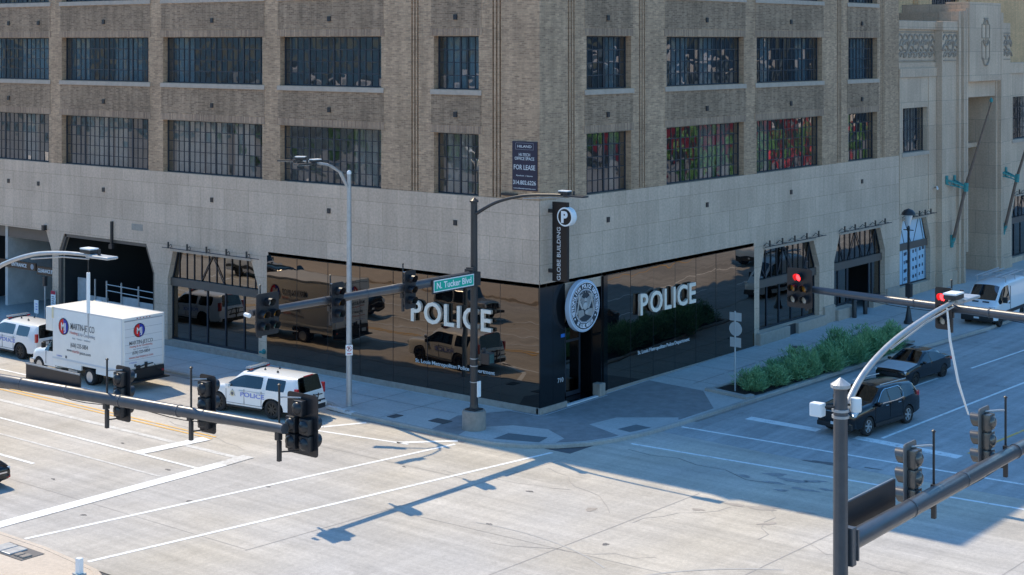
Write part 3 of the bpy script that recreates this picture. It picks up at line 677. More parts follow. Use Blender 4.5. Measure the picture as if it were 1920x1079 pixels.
b = MB(); b.prism([(-17.1,.27),(-.0,.27),(-.0,5.44),(-17.1,5.44)], lambda a, c: (a,-.035+.10*a/17.1,c), lambda a, c: (a,.04,c)); b.box(-.04,.05,-.045,1.77,.26,5.44); b.box(-.04,.1,4.64,4.95,.2,5.44); b.box(-.04,.05,4.95,18.26,.2,5.43)
b.build('glass_backing', 'dark_panel', bld)
mat('black_panel', (.008,.010,.012), .12, spec=.5)
b = MB(); b.box(.052,.056,-.045,.88,.27,5.43); b.box(.052,.056,.895,1.76,.27,5.43); b.box(.05,.055,1.0,1.76,2.9,2.915); b.build('corner_panel', 'black_panel', bld)
MB().box(.057,.064,1.45,1.73,3.1,3.25).build('blue_film', 'blue_film', bld)
text('house_number', '710', 'soft_white', (.058,1.42,1.15), (0,1,0), (0,0,1), h=.2, parent=bld, ext=.01)
# recessed entrance
dr = bpy.data.objects.new('entrance_door', None); COL.objects.link(dr); dr.parent = bld
b = MB(); b.box(-1.3,.045,4.52,4.635,0,5.44); b.box(-1.5,-1.3,1.75,4.65,0,5.0); b.box(-1.3,.0,1.65,1.77,0,5.44); b.box(-1.3,0,1.78,4.6,5.0,5.44); b.box(-1.3,0,1.78,4.6,3.5,3.62)
b.build('recess', 'dark_panel', dr)
b = MB(); X = -.85
for y in (1.85,2.95,4.05): b.box(X-.03,X+.03,y-.05,y+.05,.12,3.5)
b.box(X-.03,X+.03,1.9,4.0,.12,.3); b.box(X-.03,X+.03,1.9,4.0,2.55,2.65); b.box(X-.05,X+.05,1.8,4.1,3.4,3.5); b.build('frame', 'steel_bars', dr)
b = MB(); b.box(X-.01,X+.0,1.9,2.9,.3,3.4); b.box(X-.01,X,3.0,4.0,.3,3.4); b.build('glass', 'shop_glass', dr)
MB().tube([(X+.08,2.8,1.0),(X+.08,2.8,1.5)], .018, 8).build('handle', 'chrome', dr)
MB().box(-1.3,-.02,1.8,4.5,-.05,.09).build('floor', 'dark_panel', dr); MB().box(-.01,.16,1.8,4.15,-.05,.10).build('step', 'caulk', dr)
# ================================================================== limestone wing beyond, with carved frieze and portal
wing = thing('stone_wing', 'tall pale limestone wing with carved frieze, fluted pylons and recessed portal', 'building', (0,0,0))
R4 = [(35.9,1.1),(35.9,3.75),(36.35,5.17),(39.72,5.16),(40.36,3.77),(40.36,1.1)]
wall('stone_wall', [(35.8,-.1),(41.3,-.1),(41.3,14.5),(35.8,14.5)], [R4, rc(36.37,39.95,9.3,12.05)], Rf, 'wing_stone', depth=.4, parent=wing, d=.01)
wall('stone_wall', [(52.7,-.1),(80,-.1),(80,14.5),(52.7,14.5)], [rc(54.2,60,9.3,12.3), [(54.0,1.0),(54.0,3.9),(54.6,5.3),(59.5,5.3),(60.2,3.9),(60.2,1.0)]], Rf, 'wing_stone', depth=.4, parent=wing, d=.01)
window(Rf, 36.37, 39.95, 9.3, 12.05, 4, sill=True, seed=90, gm='lower_glass', parent=wing)
window(Rf, 54.2, 60, 9.3, 12.3, 4, sill=True, seed=91, gm='lower_glass', parent=wing)
shopfront(Rf, R4, 3.55, 5.15, ntop=8, nbot=3, truss=((37.2,36.5),(38.2,37.2),(38.4,39.2),(40.0,39.4)), parent=wing)
shopfront(Rf, [(54.0,1.0),(54.0,3.9),(54.6,5.3),(59.5,5.3),(60.2,3.9),(60.2,1.0)], 3.6, 5.3, ntop=9, nbot=5, truss=((55.5,54.8),(56,57),(58,57)), parent=wing)
MB().box(-4,-3.9,35.9,60.5,0,5.6).box(-4,-3.9,35.9,60.5,8.8,12.6).box(-4,-.41,35.82,35.9,0,14.4).box(-4,-.41,41,41.1,0,14.4).box(-4,-.41,60.4,60.5,0,14.4).box(-4,-.41,35.82,60.5,12.6,12.7).box(-4,-.41,35.82,41,5.5,5.6).build('interior', 'room_dark', wing)
b = MB()   # raised framing strips and cap on the wall panels
b.box(0,.10,35.82,41.25,13.95,14.5); b.box(0,.05,35.82,36.15,5.6,13.95); b.box(0,.05,40.05,41.2,5.6,13.95)
b.box(0,.10,52.75,80,13.95,14.5); b.box(0,.05,52.75,53.8,5.6,13.95); b.box(-.5,.12,52.7,80,14.5,14.7)
# frieze backing and cornice
b.box(-.8,-.12,35.82,41.4,14.5,16.9); b.box(-.8,.02,35.82,41.6,16.9,17.45,b=.05); b.box(-.8,.0,35.82,41.4,14.5,14.85)
# pylons
b.box(-.8,.42,41.25,43.5,0,16.85); b.box(-.8,.52,41.2,43.5,16.85,17.45,b=.05)
b.box(-3.9,.42,52.0-.9,52.7,0,17.45)
b.box(-.79,.60,43.5,43.85,0,18.12); b.box(-.78,.75,43.95,44.2,0,18.15); b.box(-.77,.75,44.3,44.6,2.5,18.3); b.box(-.8,.5,43.51,44.59,0,18.1)
b.box(-3.89,.60,50.55,51.0,0,18.12); b.box(-3.88,.75,50.2,50.45,0,18.15); b.box(-3.9,.5,49.91,51.09,0,18.1)
b.box(-.8,.85,44.6,49.9,13.55,18.75,b=.03); b.box(-.8,.45,44.6,49.9,12.5,13.54); b.box(-3.85,.3,44.55,50,13.52,18.62); b.box(-3.84,.01,43.56,44.5,12,18.05)
b.box(-3.9,-3.6,44.6,49.9,0,12.5); b.box(-3.9,-.8,43.4,44.4,0,12.5); b.box(-3.6,-.8,44.5,49.9,9.0,9.3)
b.box(.0,.5,41.2,43.55,.0,1.4,b=.03); b.box(-3.6,.55,49.95,52.75,.0,1.35,b=.03)
b.build('pylon', 'wing_stone', wing)
c = MB()   # carved relief: scallops, waves and vertical motifs
def arcrel(y, z, r, a0=0, a1=180, t=.05, x=-.11, n=14):
    t *= 1.5
    c.tube([(x, y+r*math.cos(rad(a0+(a1-a0)*i/n)), z+r*math.sin(rad(a0+(a1-a0)*i/n))) for i in range(n+1)], t, 5)
for X0, ya, yb in ((-.11,35.9,41.3),(.43,41.4,43.4),(.43,51.2,52.6)):
    y = ya+.3; i = 0
    while y < yb:
        arcrel(y, 16.25, .34, x=X0); arcrel(y+.3, 15.95, .3, x=X0); arcrel(y, 15.5+.25*(i%2), .45, 10, 170, .06, X0); arcrel(y+.2, 15.0, .5, 20, 160, .05, X0); arcrel(y, 15.45, .2, -90, 120, .05, X0)
        y += .75; i += 1
    c.bar((X0,ya,14.95),(X0,yb,14.95),.07); c.bar((X0,ya,16.75),(X0,yb,16.75),.08); c.build('carved_relief', 'carved_stone', wing); c = MB()
for z0, z1 in ((15.0,16.2),(16.4,17.3)):
    for y in (46.6,47.9): c.bar((.86,y,z0),(.86,y,z1),.06)
    c.bar((.86,46.6,z0),(.86,47.9,z0),.06); c.bar((.86,46.6,z1),(.86,47.9,z1),.06)
arcrel(47.25, 17.3, .35, x=.87); arcrel(47.25, 16.3, .4, 180, 360, x=.87); arcrel(47.25,15.1,.5,180,360,x=.87); c.bar((.87,46.9,17.7),(.87,47.6,17.7),.08); c.bar((.87,47.25,15.0),(.87,47.25,17.6),.05)
c.build('carved_relief', 'carved_stone', wing)
fm = MB(); fm.box(-.285,-.280,35.98,40.28,1.2,3.3); fm.add([(-.282,36.0,3.6),(-.282,40.25,3.6),(-.282,39.65,5.08),(-.282,36.45,5.08)], [[0,1,2,3]])  # bright reflection in the shopfront glass, painted as pale sheets
mat('painted_reflection', (.42,.62,.78), .25, spec=.8); mat('reflected_windows', (.02,.05,.09), .3); fm.build('painted_reflection', 'painted_reflection', wing)
fp = MB(); r_ = random.Random(8)  # dark windows of the reflected building, painted flat
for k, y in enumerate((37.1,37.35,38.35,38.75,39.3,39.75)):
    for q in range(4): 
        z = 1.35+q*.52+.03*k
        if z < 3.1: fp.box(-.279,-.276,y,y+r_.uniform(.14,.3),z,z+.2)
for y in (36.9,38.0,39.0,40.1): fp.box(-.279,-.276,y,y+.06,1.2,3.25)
fp.build('reflected_windows', 'reflected_windows', wing)
tw = thing('brick_tower', 'sun-tinted tan brick upper block rising behind the stone wing', 'building')
wall('brick_wall', [(35.9,13),(95,13),(95,27),(35.9,27)], [rc(46.0,50.2,18.25,21),rc(56.5,61.5,18.3,21.2)], Rf, 'sun_tinted_brick', depth=.4, parent=tw, d=-7)
RfT = lambda u, z, d=0: (d-7, u, z)
for a, e in ((46.0,50.2),(56.5,61.5)): window(RfT, a, e, 18.3, 21.2, 5, seed=int(a), parent=tw)
b = MB()
for y in (53.3,53.6,53.9,63,63.3): b.box(-7,-6.9,y,y+.15,13,27)
b.box(-7,-6.3,45.6,50.6,18.0,18.2)
b.build('brick_rib', 'sun_tinted_brick', tw)
MB().box(-60,-7.01,35.9,95,26.6,26.98).box(-60,-7.01,35.9,36.1,14,26.6).build('roof', 'sooty_brick', tw)
MB().box(-12,-7.5,36,94,13,26.5).build('interior', 'room_dark', tw)

# ================================================================== signs and lettering on the building
def letters(name, s, o, u, v, h, width, ext, root, fill=.0):
    """raised letters, one mesh each, spread over the given width"""
    tw_ = []; cu = bpy.data.curves.new('t', 'FONT'); cu.offset = .018
    for ch in s:
        cu.body = ch; ob = bpy.data.objects.new('t', cu); COL.objects.link(ob); dg = bpy.context.evaluated_depsgraph_get(); dg.update()
        me = bpy.data.meshes.new_from_object(ob.evaluated_get(dg)); xs = [x.co.x for x in me.vertices]; tw_.append(max(xs)-min(xs)); bpy.data.objects.remove(ob); bpy.data.meshes.remove(me)
    gap = .12; tot = sum(tw_)+gap*(len(s)-1); k = width/tot; x = 0; o = Vector(o); u = Vector(u)
    for ch, w in zip(s, tw_):
        text('letter', ch, 'letter_face', o+u*(x+w/2)*k, u, v, h=h, width=w*k, ext=ext, parent=root, side='letter_side', bold=.018); x += w+gap
sg = thing('police_sign', 'raised white POLICE letters on the sunlit black glass facing the police cars', 'sign')
letters('letter', 'POLICE', (-7.25,-.16,3.30), (1,.006,0), (0,0,1), .95, 4.75, .14, sg)
sg = thing('police_sign', 'raised white POLICE letters on the darker black glass beside the sidewalk and shrubs', 'sign')
letters('letter', 'POLICE', (.14,7.36,3.32), (0,1,0), (0,0,1), .97, 4.85, .14, sg)
def word_line(label, words, o, u, total, h):
    root = thing('building_sign', label, 'sign'); cu = bpy.data.curves.new('t', 'FONT'); ws = []; u = Vector(u)
    for w in words:
        cu.body = w; ob = bpy.data.objects.new('t', cu); COL.objects.link(ob); dg = bpy.context.evaluated_depsgraph_get(); dg.update()
        me = bpy.data.meshes.new_from_object(ob.evaluated_get(dg)); xs = [q.co.x for q in me.vertices]; ws.append(max(xs)-min(xs)); bpy.data.objects.remove(ob); bpy.data.meshes.remove(me)
    k = total/(sum(ws)+.3*(len(ws)-1)); x = -total/2
    for w, q in zip(words, ws):
        text('lettering', w, 'soft_white', Vector(o)+u*(x+q*k/2), u, (0,0,1), h=h, width=q*k, ext=.012, bold=.012, parent=root); x += (q+.3)*k
word_line('small white department name line on the black glass behind the corner signal pole', 'St. Louis Metropolitan Police Department'.split(), (-4.78,-.095,1.38), (1,.006,0), 4.7, .17)
word_line('small white department name line on the black glass left of the round sign backs', 'St. Louis Metropolitan Police Department'.split(), (.076,9.67,1.44), (0,1,0), 4.5, .17)
# lease board
ls = thing('lease_sign', 'navy office space for lease board with phone number on the brick corner', 'sign')
MB().box(-1.47,-.10,-.06,-.002,9.62,11.76,b=.01).build('board', 'sign_navy', ls)
lx = -.785
for s_, z_, h_, w_ in (('HILAND',11.49,.11,.78),('HI-TECH',11.12,.13,.62),('OFFICE SPACE',10.95,.13,1.08),('FOR LEASE',10.53,.21,1.18),('Riverfront  |  Uptown',10.24,.06,.9),('314.802.6226',9.88,.18,1.26),('www.hilandproperties.com',9.69,.05,1.22)):
    text('lettering', s_, 'soft_white', (lx,-.061,z_), (1,0,0), (0,0,1), h=h_, width=w_, ext=.006, parent=ls, bold=.01)
b = MB()
for c in ((-1.28,-.29,11.40,11.41),(-1.28,-.29,11.68,11.69),(-1.28,-1.27,11.4,11.69),(-.30,-.29,11.4,11.69)): b.box(c[0],c[1],-.067,-.061,c[2],c[3])
b.build('logo_frame', 'graphic_pale', ls)
# blade sign
bs = thing('blade_sign', 'tall black vertical blade sign reading GLOBE BUILDING with a round P disc', 'sign')
MB().box(.26,1.05,.56,.74,5.72,9.16,b=.01).build('blade', 'sign_black', bs)
text('lettering', 'GLOBE BUILDING', 'soft_white', (.71,.558,6.93), (0,0,1), (-1,0,0), h=.19, width=2.3, ext=.01, parent=bs, bold=.006, offn=.0)
pd = MB().lathe([(.41,.50),(.415,.52),(.415,.80),(.41,.82)], (.98,0,8.55), 'y', 40).build('disc', 'seal_rim', bs, smooth=40)
pd.data.materials.clear(); pd.data.materials.append(MATS['sign_white'])
MB().lathe([(.345,.490),(.345,.499)], (.98,0,8.55), 'y', 40).build('disc_face', 'sign_black', bs)
text('lettering', 'P', 'sign_white', (.98,.489,8.32), (1,0,0), (0,0,1), h=.46, ext=.02, parent=bs, bold=.05)
for zz in (8.75,6.15): MB().box(-.0,.27,.58,.72,zz-.08,zz+.08).build('bracket', 'black_paint', bs)
# round police seal
se = thing('seal_sign', 'large round police department seal with a pale rim above the corner door', 'sign', (.0,2.58,4.40))
MB().lathe([(1.10,.28),(1.15,.30),(1.15,.52),(1.12,.54)], (0,0,0), 'x', 56).build('drum', 'seal_rim', se, smooth=40)
MB().lathe([(1.06,.541),(1.06,.556)], (0,0,0), 'x', 56).build('face', 'seal_dark', se)
b = MB()
def ring(b, r, w, x, n=56, a0=0, a1=360):
    vs = []; fs = []
    for i in range(n+1):
        q = rad(a0+(a1-a0)*i/n)
        for rr in (r-w/2, r+w/2): vs.append((x, rr*math.cos(q), rr*math.sin(q)))
    for i in range(n): fs.append([2*i, 2*i+1, 2*i+3, 2*i+2])
    b.add(vs, fs)
ring(b, 1.045, .03, .562); ring(b, .745, .025, .562); ring(b, .70, .012, .562); b.build('ring', 'seal_letter', se, fixn=False)
def arctext(s, r, a0, a1, h, flip=False):
    n = len(s)
    for i, ch in enumerate(s):
        if ch == ' ': continue
        q = rad(a0+(a1-a0)*(i+.5)/n); R_ = Vector((0, math.cos(q), math.sin(q))); T_ = Vector((0, math.sin(q), -math.cos(q)))
        if flip: text('lettering', ch, 'seal_letter', Vector((.558,0,0))+R_*(r+h), -T_, -R_, h=h, width=h*.62 if ch not in 'I,.' else None, ext=.008, parent=se, bold=.03)
        else: text('lettering', ch, 'seal_letter', Vector((.558,0,0))+R_*r, T_, R_, h=h, width=h*.62 if ch not in 'I' else None, ext=.008, parent=se, bold=.03)
arctext('METROPOLITAN POLICE DEPARTMENT', .815, 205, -25, .17)
arctext('ST. LOUIS, MISSOURI', .80, 230, 310, .16, True)
b = MB(); r_ = random.Random(3)     # crest relief inside the ring
for a in (-1, 1):
    for k in range(9):
        q = .15+k*.13; y = a*(.18+.30*math.sin(q*1.5)); z = -.15+q*.55; b.lathe([(.0,.56),(.055,.565),(.045,.59),(0,.6)], (0,y,z), 'x', 7)
        b.tube([(.57,a*.08,-.1+k*.05),(.58,y,z)], .018, 4)
    for k in range(6): b.tube([(.57,a*(.12+.07*k),-.40-.02*k),(.585,a*(.16+.07*k),-.25+.05*math.sin(k)),(.57,a*(.2+.06*k),-.15)], .022, 4)
    b.tube([(.57,a*.62,-.30),(.58,a*.55,.05),(.58,a*.48,.35),(.57,a*.25,.55)], .03, 5)
b.lathe([(.16,.56),(.17,.57),(.11,.60),(0,.61)], (0,0,.0), 'x', 14); b.lathe([(.09,.56),(.08,.6),(0,.61)], (0,0,.28), 'x', 10); b.lathe([(.10,.56),(.09,.59),(0,.6)], (0,.08,-.28), 'x', 10)
for k in range(9): q = rad(20+k*17.5); b.tube([(.57,.60*math.cos(q),.60*math.sin(q)),(.575,.66*math.cos(q),.66*math.sin(q))], .014, 4)
b.build('crest', 'seal_gray', se, smooth=40); b = MB()
for a in (213, 327):
    q = rad(a); b.lathe([(.0,.575),(.05,.56)], (0,.9*math.cos(q),.9*math.sin(q)), 'x', 5)
b.build('star', 'seal_letter', se)
b = MB(); 
for y in (-.5,.5): b.box(-.9,.29,y-.04,y+.04,-.4,-.32)
b.build('bracket', 'black_paint', se)
# fire department connection
fd = thing('fire_connection', 'small green brass fire hose connection low on the pale stone pier', 'pipe fitting', (-17.45,-.02,.58))
MB().lathe([(.13,-.0),(.13,-.04),(.06,-.06),(.06,-.1)], (0,0,0), 'y', 14).build('flange', 'copper_green', fd)
MB().cyl((0,-.09,0),(-.13,-.22,-.02),.055,.06).build('inlet', 'copper_green', fd); MB().cyl((0,-.09,0),(.13,-.22,-.02),.055,.06).build('inlet', 'copper_green', fd)
# garage signs, barrier, gate post and notices
gsn = thing('garage_sign', 'dark panel reading ENTRANCE hanging in the first garage opening', 'sign', (-38.6,.3,3.0))
MB().box(-3.2,1.28,0,.08,-.22,.22).build('panel', 'sign_black', gsn)
text('lettering', 'ENTRANCE', 'soft_white', (-.35,-.001,-.09), (1,0,0), (0,0,1), h=.2, width=1.5, ext=.01, parent=gsn, bold=.03)
MB().lathe([(.16,0),(.16,-.01)], (.95,-.001,0), 'y', 18).build('emblem', 'graphic_pale', gsn)
gsn = thing('garage_sign', 'dark panel reading CLEARANCE hanging beside the garage entrance jamb', 'sign', (-36.3,.3,2.86))
MB().box(-.9,.95,0,.08,-.24,.24).build('panel', 'sign_black', gsn)
text('lettering', "CLEARANCE 8'0\"", 'soft_white', (.02,-.001,-.1), (1,0,0), (0,0,1), h=.21, width=1.6, ext=.01, parent=gsn, bold=.03)
gp = thing('gate_post', 'thin pale post with a dark head at the garage entrance jamb', 'post', (-35.6,-.25,0))
MB().cyl((0,0,0),(0,0,2.2),.045).build('post', 'galvanised', gp); MB().box(-.1,.1,-.1,.1,2.15,2.7,b=.02).build('head', 'black_paint', gp)
ns = thing('notice_sign', 'white notice board with a red header on the pier between garage openings', 'sign', (-34.95,-.14,1.5))
MB().box(-.22,.22,-.02,.0,-.42,.42).build('board', 'sign_white', ns); MB().box(-.22,.22,-.026,-.021,.22,.42).build('header', 'sign_red', ns)
for k in range(4): MB().box(-.14,.14-.03*(k%2),-.025,-.021,-.3+.12*k,-.25+.12*k).build('print_line', 'graphic_gray', ns)
ns = thing('notice_sign', 'white and blue notice on a low post behind the police car roof', 'sign', (-34.9,-1.3,0))
MB().box(-.2,.2,-.02,.0,.8,1.55).build('board', 'sign_white', ns); MB().cyl((0,.03,0),(0,.03,1.5),.03).build('post', 'galvanised', ns)
for k in range(3): MB().box(-.05,.14,-.026,-.021,1.0+.15*k,1.06+.15*k).build('print_line', 'police_blue', ns)
ml = thing('garage_lights', 'small cluster of glowing lamps seen high in the dark garage opening', 'lamp', (-27.5,3.0,4.75))
mat('lamp_glow', (.8,.8,.8), .4, emit=(.9,.95,1), es=2.2)
for k in range(5): MB().lathe([(0,-.07),(.09,-.03),(.1,.03),(0,.07)], (.18*k-.2,0,.02*k), 'z', 8).build('bulb', 'lamp_glow', ml)
MB().bar((-.35,0,.12),(.65,0,.2),.04).build('rail', 'black_paint', ml)
mb = thing('metal_barrier', 'galvanised sheet barrier with posts and rails across the garage opening', 'barrier', (-30.1,.75,0))
for i, (x0, x1, h) in enumerate(((-2.9,-1.0,1.78),(-.95,.25,1.62),(.3,1.75,2.0),(1.8,3.8,1.85))): MB().box(x0,x1,-.03,.03,.05,h).build('sheet_panel', 'galv_panel', mb)
for x, h in ((-2.1,2.75),(-1.05,2.75),(.27,2.75),(1.77,2.7),(3.2,2.7),(3.8,2.35)): MB().cyl((x,-.06,0),(x,-.06,h),.05,n=10).build('post', 'galvanised', mb)
for z0, z1 in ((2.45,2.5),(2.12,2.15)): MB().tube([(-1.05,-.05,z0+.1),(3.2,-.05,z1-.02)], .03, 8).build('rail', 'galvanised', mb)
MB().box(-2.0,-1.5,-.12,-.04,1.2,1.6).build('control_box', 'sign_white', mb)
MB().box(-3.8,-2.95,.0,.06,.5,2.7).build('mesh_screen', 'galv_panel', mb)
sc_ = thing('security_camera', 'small white security camera on the stone wall left of the pylon', 'camera', (.06,40.9,6.9))
MB().cyl((.32,-.25,-.05),(.1,.12,.03),.07,n=12).build('barrel', 'sign_white', sc_); MB().bar((0,.1,0),(.15,.05,.02),.05).build('arm', 'black_paint', sc_)
# wing flagpoles
for i, (y, x, lab) in enumerate(((42.6,.44,'rusty tilted flagpole on the nearer stone pylon held by green brackets'), (51.3,.44,'rusty tilted flagpole on the farther stone pylon held by green brackets'))):
    f = thing('flagpole', lab, 'flagpole', (x,y,3.3), group='flagpoles on the stone pylons')
    MB().tube([(.12,0,0),(1.0,0,3.7),(2.65,0,9.0)], [.11,.10,.045], 10).build('pole', 'rusty_pole', f, smooth=40)
    MB().box(0,.10,-.14,.14,-.35,.45).tube([(.0,0,-.25),(.22,0,.3)], .12, 8).build('foot_bracket', 'copper_green', f)
    b = MB(); b.bar((0,-.75,4.05),(1.0,0,3.6),.10); b.bar((0,.45,3.95),(1.0,0,3.6),.10); b.bar((0,-.7,3.75),(1.0,0,3.45),.06); b.bar((0,.4,3.65),(1.0,0,3.4),.06)
    for q in range(5): t_ = q/5; b.bar((t_,-.75*(1-t_),4.05-.45*t_),(t_+.1,-.7*(1-t_-.1),3.73-.3*t_),.04); b.bar((t_,.45*(1-t_),3.95-.35*t_),(t_+.1,-.6*(1-t_-.1),3.9-.4*t_),.04)
    b.box(0,.08,-.9,-.6,3.75,4.3); b.box(0,.08,.35,.6,3.7,4.25); b.tube([(.98,0,3.3),(1.02,0,3.85)], .15, 10); b.build('brace', 'copper_green', f)
    MB().lathe([(0,0),(.1,.05),(.12,.15),(.05,.3),(0,.35)], (2.65,0,9.0), 'z', 8).build('finial', 'copper_green', f)
# ================================================================== traffic signals
def signal(five, ly, lit=None, gray=False, lens=None, loc=(0,0,0), rz=0, label='', group='traffic signals'):
    """faces +X in its own space; ly = sideways place of the mounting tube; gray = black lightened for sun sheen"""
    s = thing('traffic_signal', label, 'traffic light', loc, rz, group)
    mf = 'signal_sheen_face' if gray else 'signal_black'; Wp = 1.06 if five else .62; Hp = 1.5; r = .08
    pts = []
    for cx, cy, a0 in ((Wp/2-r,Hp/2-r,0),(-Wp/2+r,Hp/2-r,90),(-Wp/2+r,-Hp/2+r,180),(Wp/2-r,-Hp/2+r,270)):
        pts += [(cx+r*math.cos(rad(a0+q)), cy+r*math.sin(rad(a0+q))) for q in (0,30,60,90)]
    MB().prism(pts, lambda a, c: (0,a,c), lambda a, c: (-.025,a,c)).build('backplate', 'signal_sun_sheen' if gray else 'signal_black', s)
    P = [(0,.42),(-.24,.0),(.24,.0),(-.24,-.42),(.24,-.42)] if five else [(0,.42),(0,0),(0,-.42)]
    for i, (y, z) in enumerate(P):
        b = MB(); b.box(-.22,-.026,y-.17,y+.17,z-.19,z+.19,b=.03); b.lathe([(.0,-.30),(.10,-.285),(.15,-.24),(.16,-.20)], (0,y,z), 'x', 14)
        if five and i in (1,2) or (not five and i < 2): b.box(-.16,-.03,y-.11,y+.11,z-.24,z-.18)
        b.build('housing', mf if gray else 'signal_black', s, smooth=35)
        col = (lens[i] if lens else ('lens_red' if i == 0 else ('lens_amber' if (z == 0) else 'lens_green')))
        if lit == i: col = 'lens_red_on'
        MB().lathe([(.15,.003),(.13,.03),(.07,.05),(0,.055)], (0,y,z), 'x', 20).build('lens', col, s, smooth=60)
        vs = []; fs = []; n = 18                                   # tunnel visor, open underneath
        for k in range(n+1):
            a = rad(-50+280*k/n); cy, cz = math.cos(a), math.sin(a)
            L_ = .30-.10*(1-max(0, (cz+.8)/1.8))
            for rr in (.165,.155): vs += [(.001,y+rr*cy,z+rr*cz),(L_,y+rr*cy,z+rr*cz)]
        for k in range(n): o = 4*k; fs += [[o,o+4,o+5,o+1],[o+2,o+3,o+7,o+6],[o+1,o+5,o+7,o+3]]
        MB().add(vs, fs).build('visor', mf, s, smooth=40)
    tx = -.40; b = MB(); b.tube([(tx,ly,-.85),(tx,ly,.95)], .028, 8); b.box(tx-.045,tx+.045,ly-.045,ly+.045,-.9,-.40); b.lathe([(.04,0),(.05,.03),(0,.06)], (tx,ly,.95), 'z', 8)
    b.build('mount_tube', 'black_paint', s)
    for z in (.66,-.68): MB().tube([(tx,ly,z),(tx+.1,ly*.9,z),(-.03,ly*.1+(.0),z*.97)], .022, 6).build('mount_arm', 'galvanised' if z > 0 else 'black_paint', s)
    MB().box(tx-.10,tx+.05,ly-.07,ly+.07,-.38,-.16,b=.02).build('clamp', 'black_paint', s)
    return s
def luminaire(root, p, d, mh='galvanised'):
    """street light head at the end of an arm; d = horizontal unit direction"""
    d = Vector((d[0], d[1], 0)); n = Vector((-d.y, d.x, 0)); p = Vector(p); M = Matrix((( d.x,n.x,0,p.x),(d.y,n.y,0,p.y),(0,0,1,p.z),(0,0,0,1)))
    h = MB().box(.35,1.15,-.19,.19,-.035,.035,M=M,b=.03).box(.1,.45,-.12,.12,-.06,.05,M=M,b=.02).build('luminaire', mh, root)
    MB().box(-.12,.34,-.15,.15,.06,.16,M=M,b=.02).build('clamp_box', 'black_paint', h); MB().box(-.12,.34,-.15,.15,.161,.20,M=M,b=.01).build('control_box', 'sign_white', h)
    MB().tube([M @ Vector((.55,0,.03)), M @ Vector((.55,0,.20))], .045, 10).build('photocell', 'black_paint', h)
    MB().box(.42,1.1,-.15,.15,-.045,-.036,M=M).build('lens', 'lamp_glass', h)
def signal_pole(name, label, base, adir, alen, ldir, lpts, z0=0, pier=False, mpole='black_paint', marm='arm_paint', az=6.4, az2=6.45):
    x, y = base; a = Vector((*adir, 0)); p = thing(name, label, 'traffic light pole', (x,y,z0), group='signal poles at the corners')
    if pier:
        MB().lathe([(.50,-.16),(.50,.72),(.46,.80),(0,.80)], n=28).build('pier', 'pier_concrete', p, smooth=40); MB().box(-.27,.27,-.27,.27,.8,.86).build('base_plate', 'black_paint', p)
        b = MB(); b.lathe([(.19,.86),(.19,.9),(.16,1.1),(.155,2.4)], n=8); b.build('base_cover', 'black_paint', p)
    MB().tube([(0,0,.8 if pier else 0),(0,0,9.45)], [.165,.14], 10).build('pole', mpole, p, smooth=50)
    MB().lathe([(.155,9.42),(.19,9.44),(.19,9.50),(.02,9.62),(0,9.63)], n=16).build('cap', mpole if pier else 'galvanised', p)
    s0 = a*.16; n = Vector((-a.y, a.x, 0))
    MB().tube([s0+Vector((0,0,az)), a*(alen*.4)+Vector((0,0,az+(az2-az)*.4)), a*(alen*.401)+Vector((0,0,az+(az2-az)*.4)), a*alen+Vector((0,0,az2))], [.195,.175,.165,.13], 16).build('mast_arm', marm, p, smooth=50)
    b = MB(); M = Matrix(((a.x,n.x,0,0),(a.y,n.y,0,0),(0,0,1,az),(0,0,0,1)))
    b.box(.12,.30,-.19,.19,-.40,.34,M=M,b=.02); b.box(.30,.36,-.22,.22,-.32,.28,M=M,b=.01); b.build('flange', mpole, p)
    for q in (.18,.34,.52,.7): 
        if q*alen < alen-1: MB().tube([a*(q*alen)+Vector((0,0,az+(az2-az)*q)), a*(q*alen+.05)+Vector((0,0,az+(az2-az)*q))], .205-.06*q, 16).build('band', marm, p)
    L = Vector((*ldir, 0)); pts = [L*s+Vector((0,0,z)) for s, z in lpts]
    q = []                                                        # smooth the curved arm
    for i in range(len(pts)-1):
        p0 = pts[max(0,i-1)]; p1 = pts[i]; p2 = pts[i+1]; p3 = pts[min(len(pts)-1,i+2)]
        for t in [k/6 for k in range(6)]: q.append(.5*((2*p1)+(p2-p0)*t+(2*p0-5*p1+4*p2-p3)*t*t+(3*p1-p0-3*p2+p3)*t**3))
    q.append(pts[-1]); ml_ = mpole if pier else 'galvanised'
    MB().tube(q, [.075-.03*i/len(q) for i in range(len(q))], 10).build('light_arm', ml_ if pier else 'galvanised', p, smooth=50)
    MB().tube([L*s+Vector((0,0,z-.11)) for s, z in lpts[2:]], .022, 6).build('cable', 'galvanised', p)
    MB().tube([a*(alen*t)+Vector((0,0,az+(az2-az)*t-.17-.05*math.sin(t*20))) for t in [.04+.045*k for k in range(20)]], .012, 5).build('cable', 'tyre', p)
    for k in range(4): MB().lathe([(.02,0),(.02,.03),(0,.035)], tuple(a*.37+n*(.15*(1 if k%2 else -1))+Vector((0,0,az-.24+.36*(k//2)))), 'x' if abs(a.x) > .5 else 'y', 6).build('bolt', 'galvanised', p)
    luminaire(p, pts[-1]-L*.1, ldir, 'black_paint' if pier else 'galvanised')
    return p
nw = signal_pole('signal_pole', 'black signal pole on a round concrete pier at the building corner', (-.52,-3.78), (0,-1), 12.3, (1,0), [(.1,8.95),(1.2,9.5),(2.6,9.85),(4.0,9.97),(4.7,9.99)], pier=True, marm='arm_paint')
for z in (2.62,2.92): MB().tube([(0,0,z),(0,0,z+.035)], .175, 14).build('band', 'galvanised', nw)
MB().tube([(0,0,1.95),(0,0,1.98)], .178, 14).build('band', 'galvanised', nw)
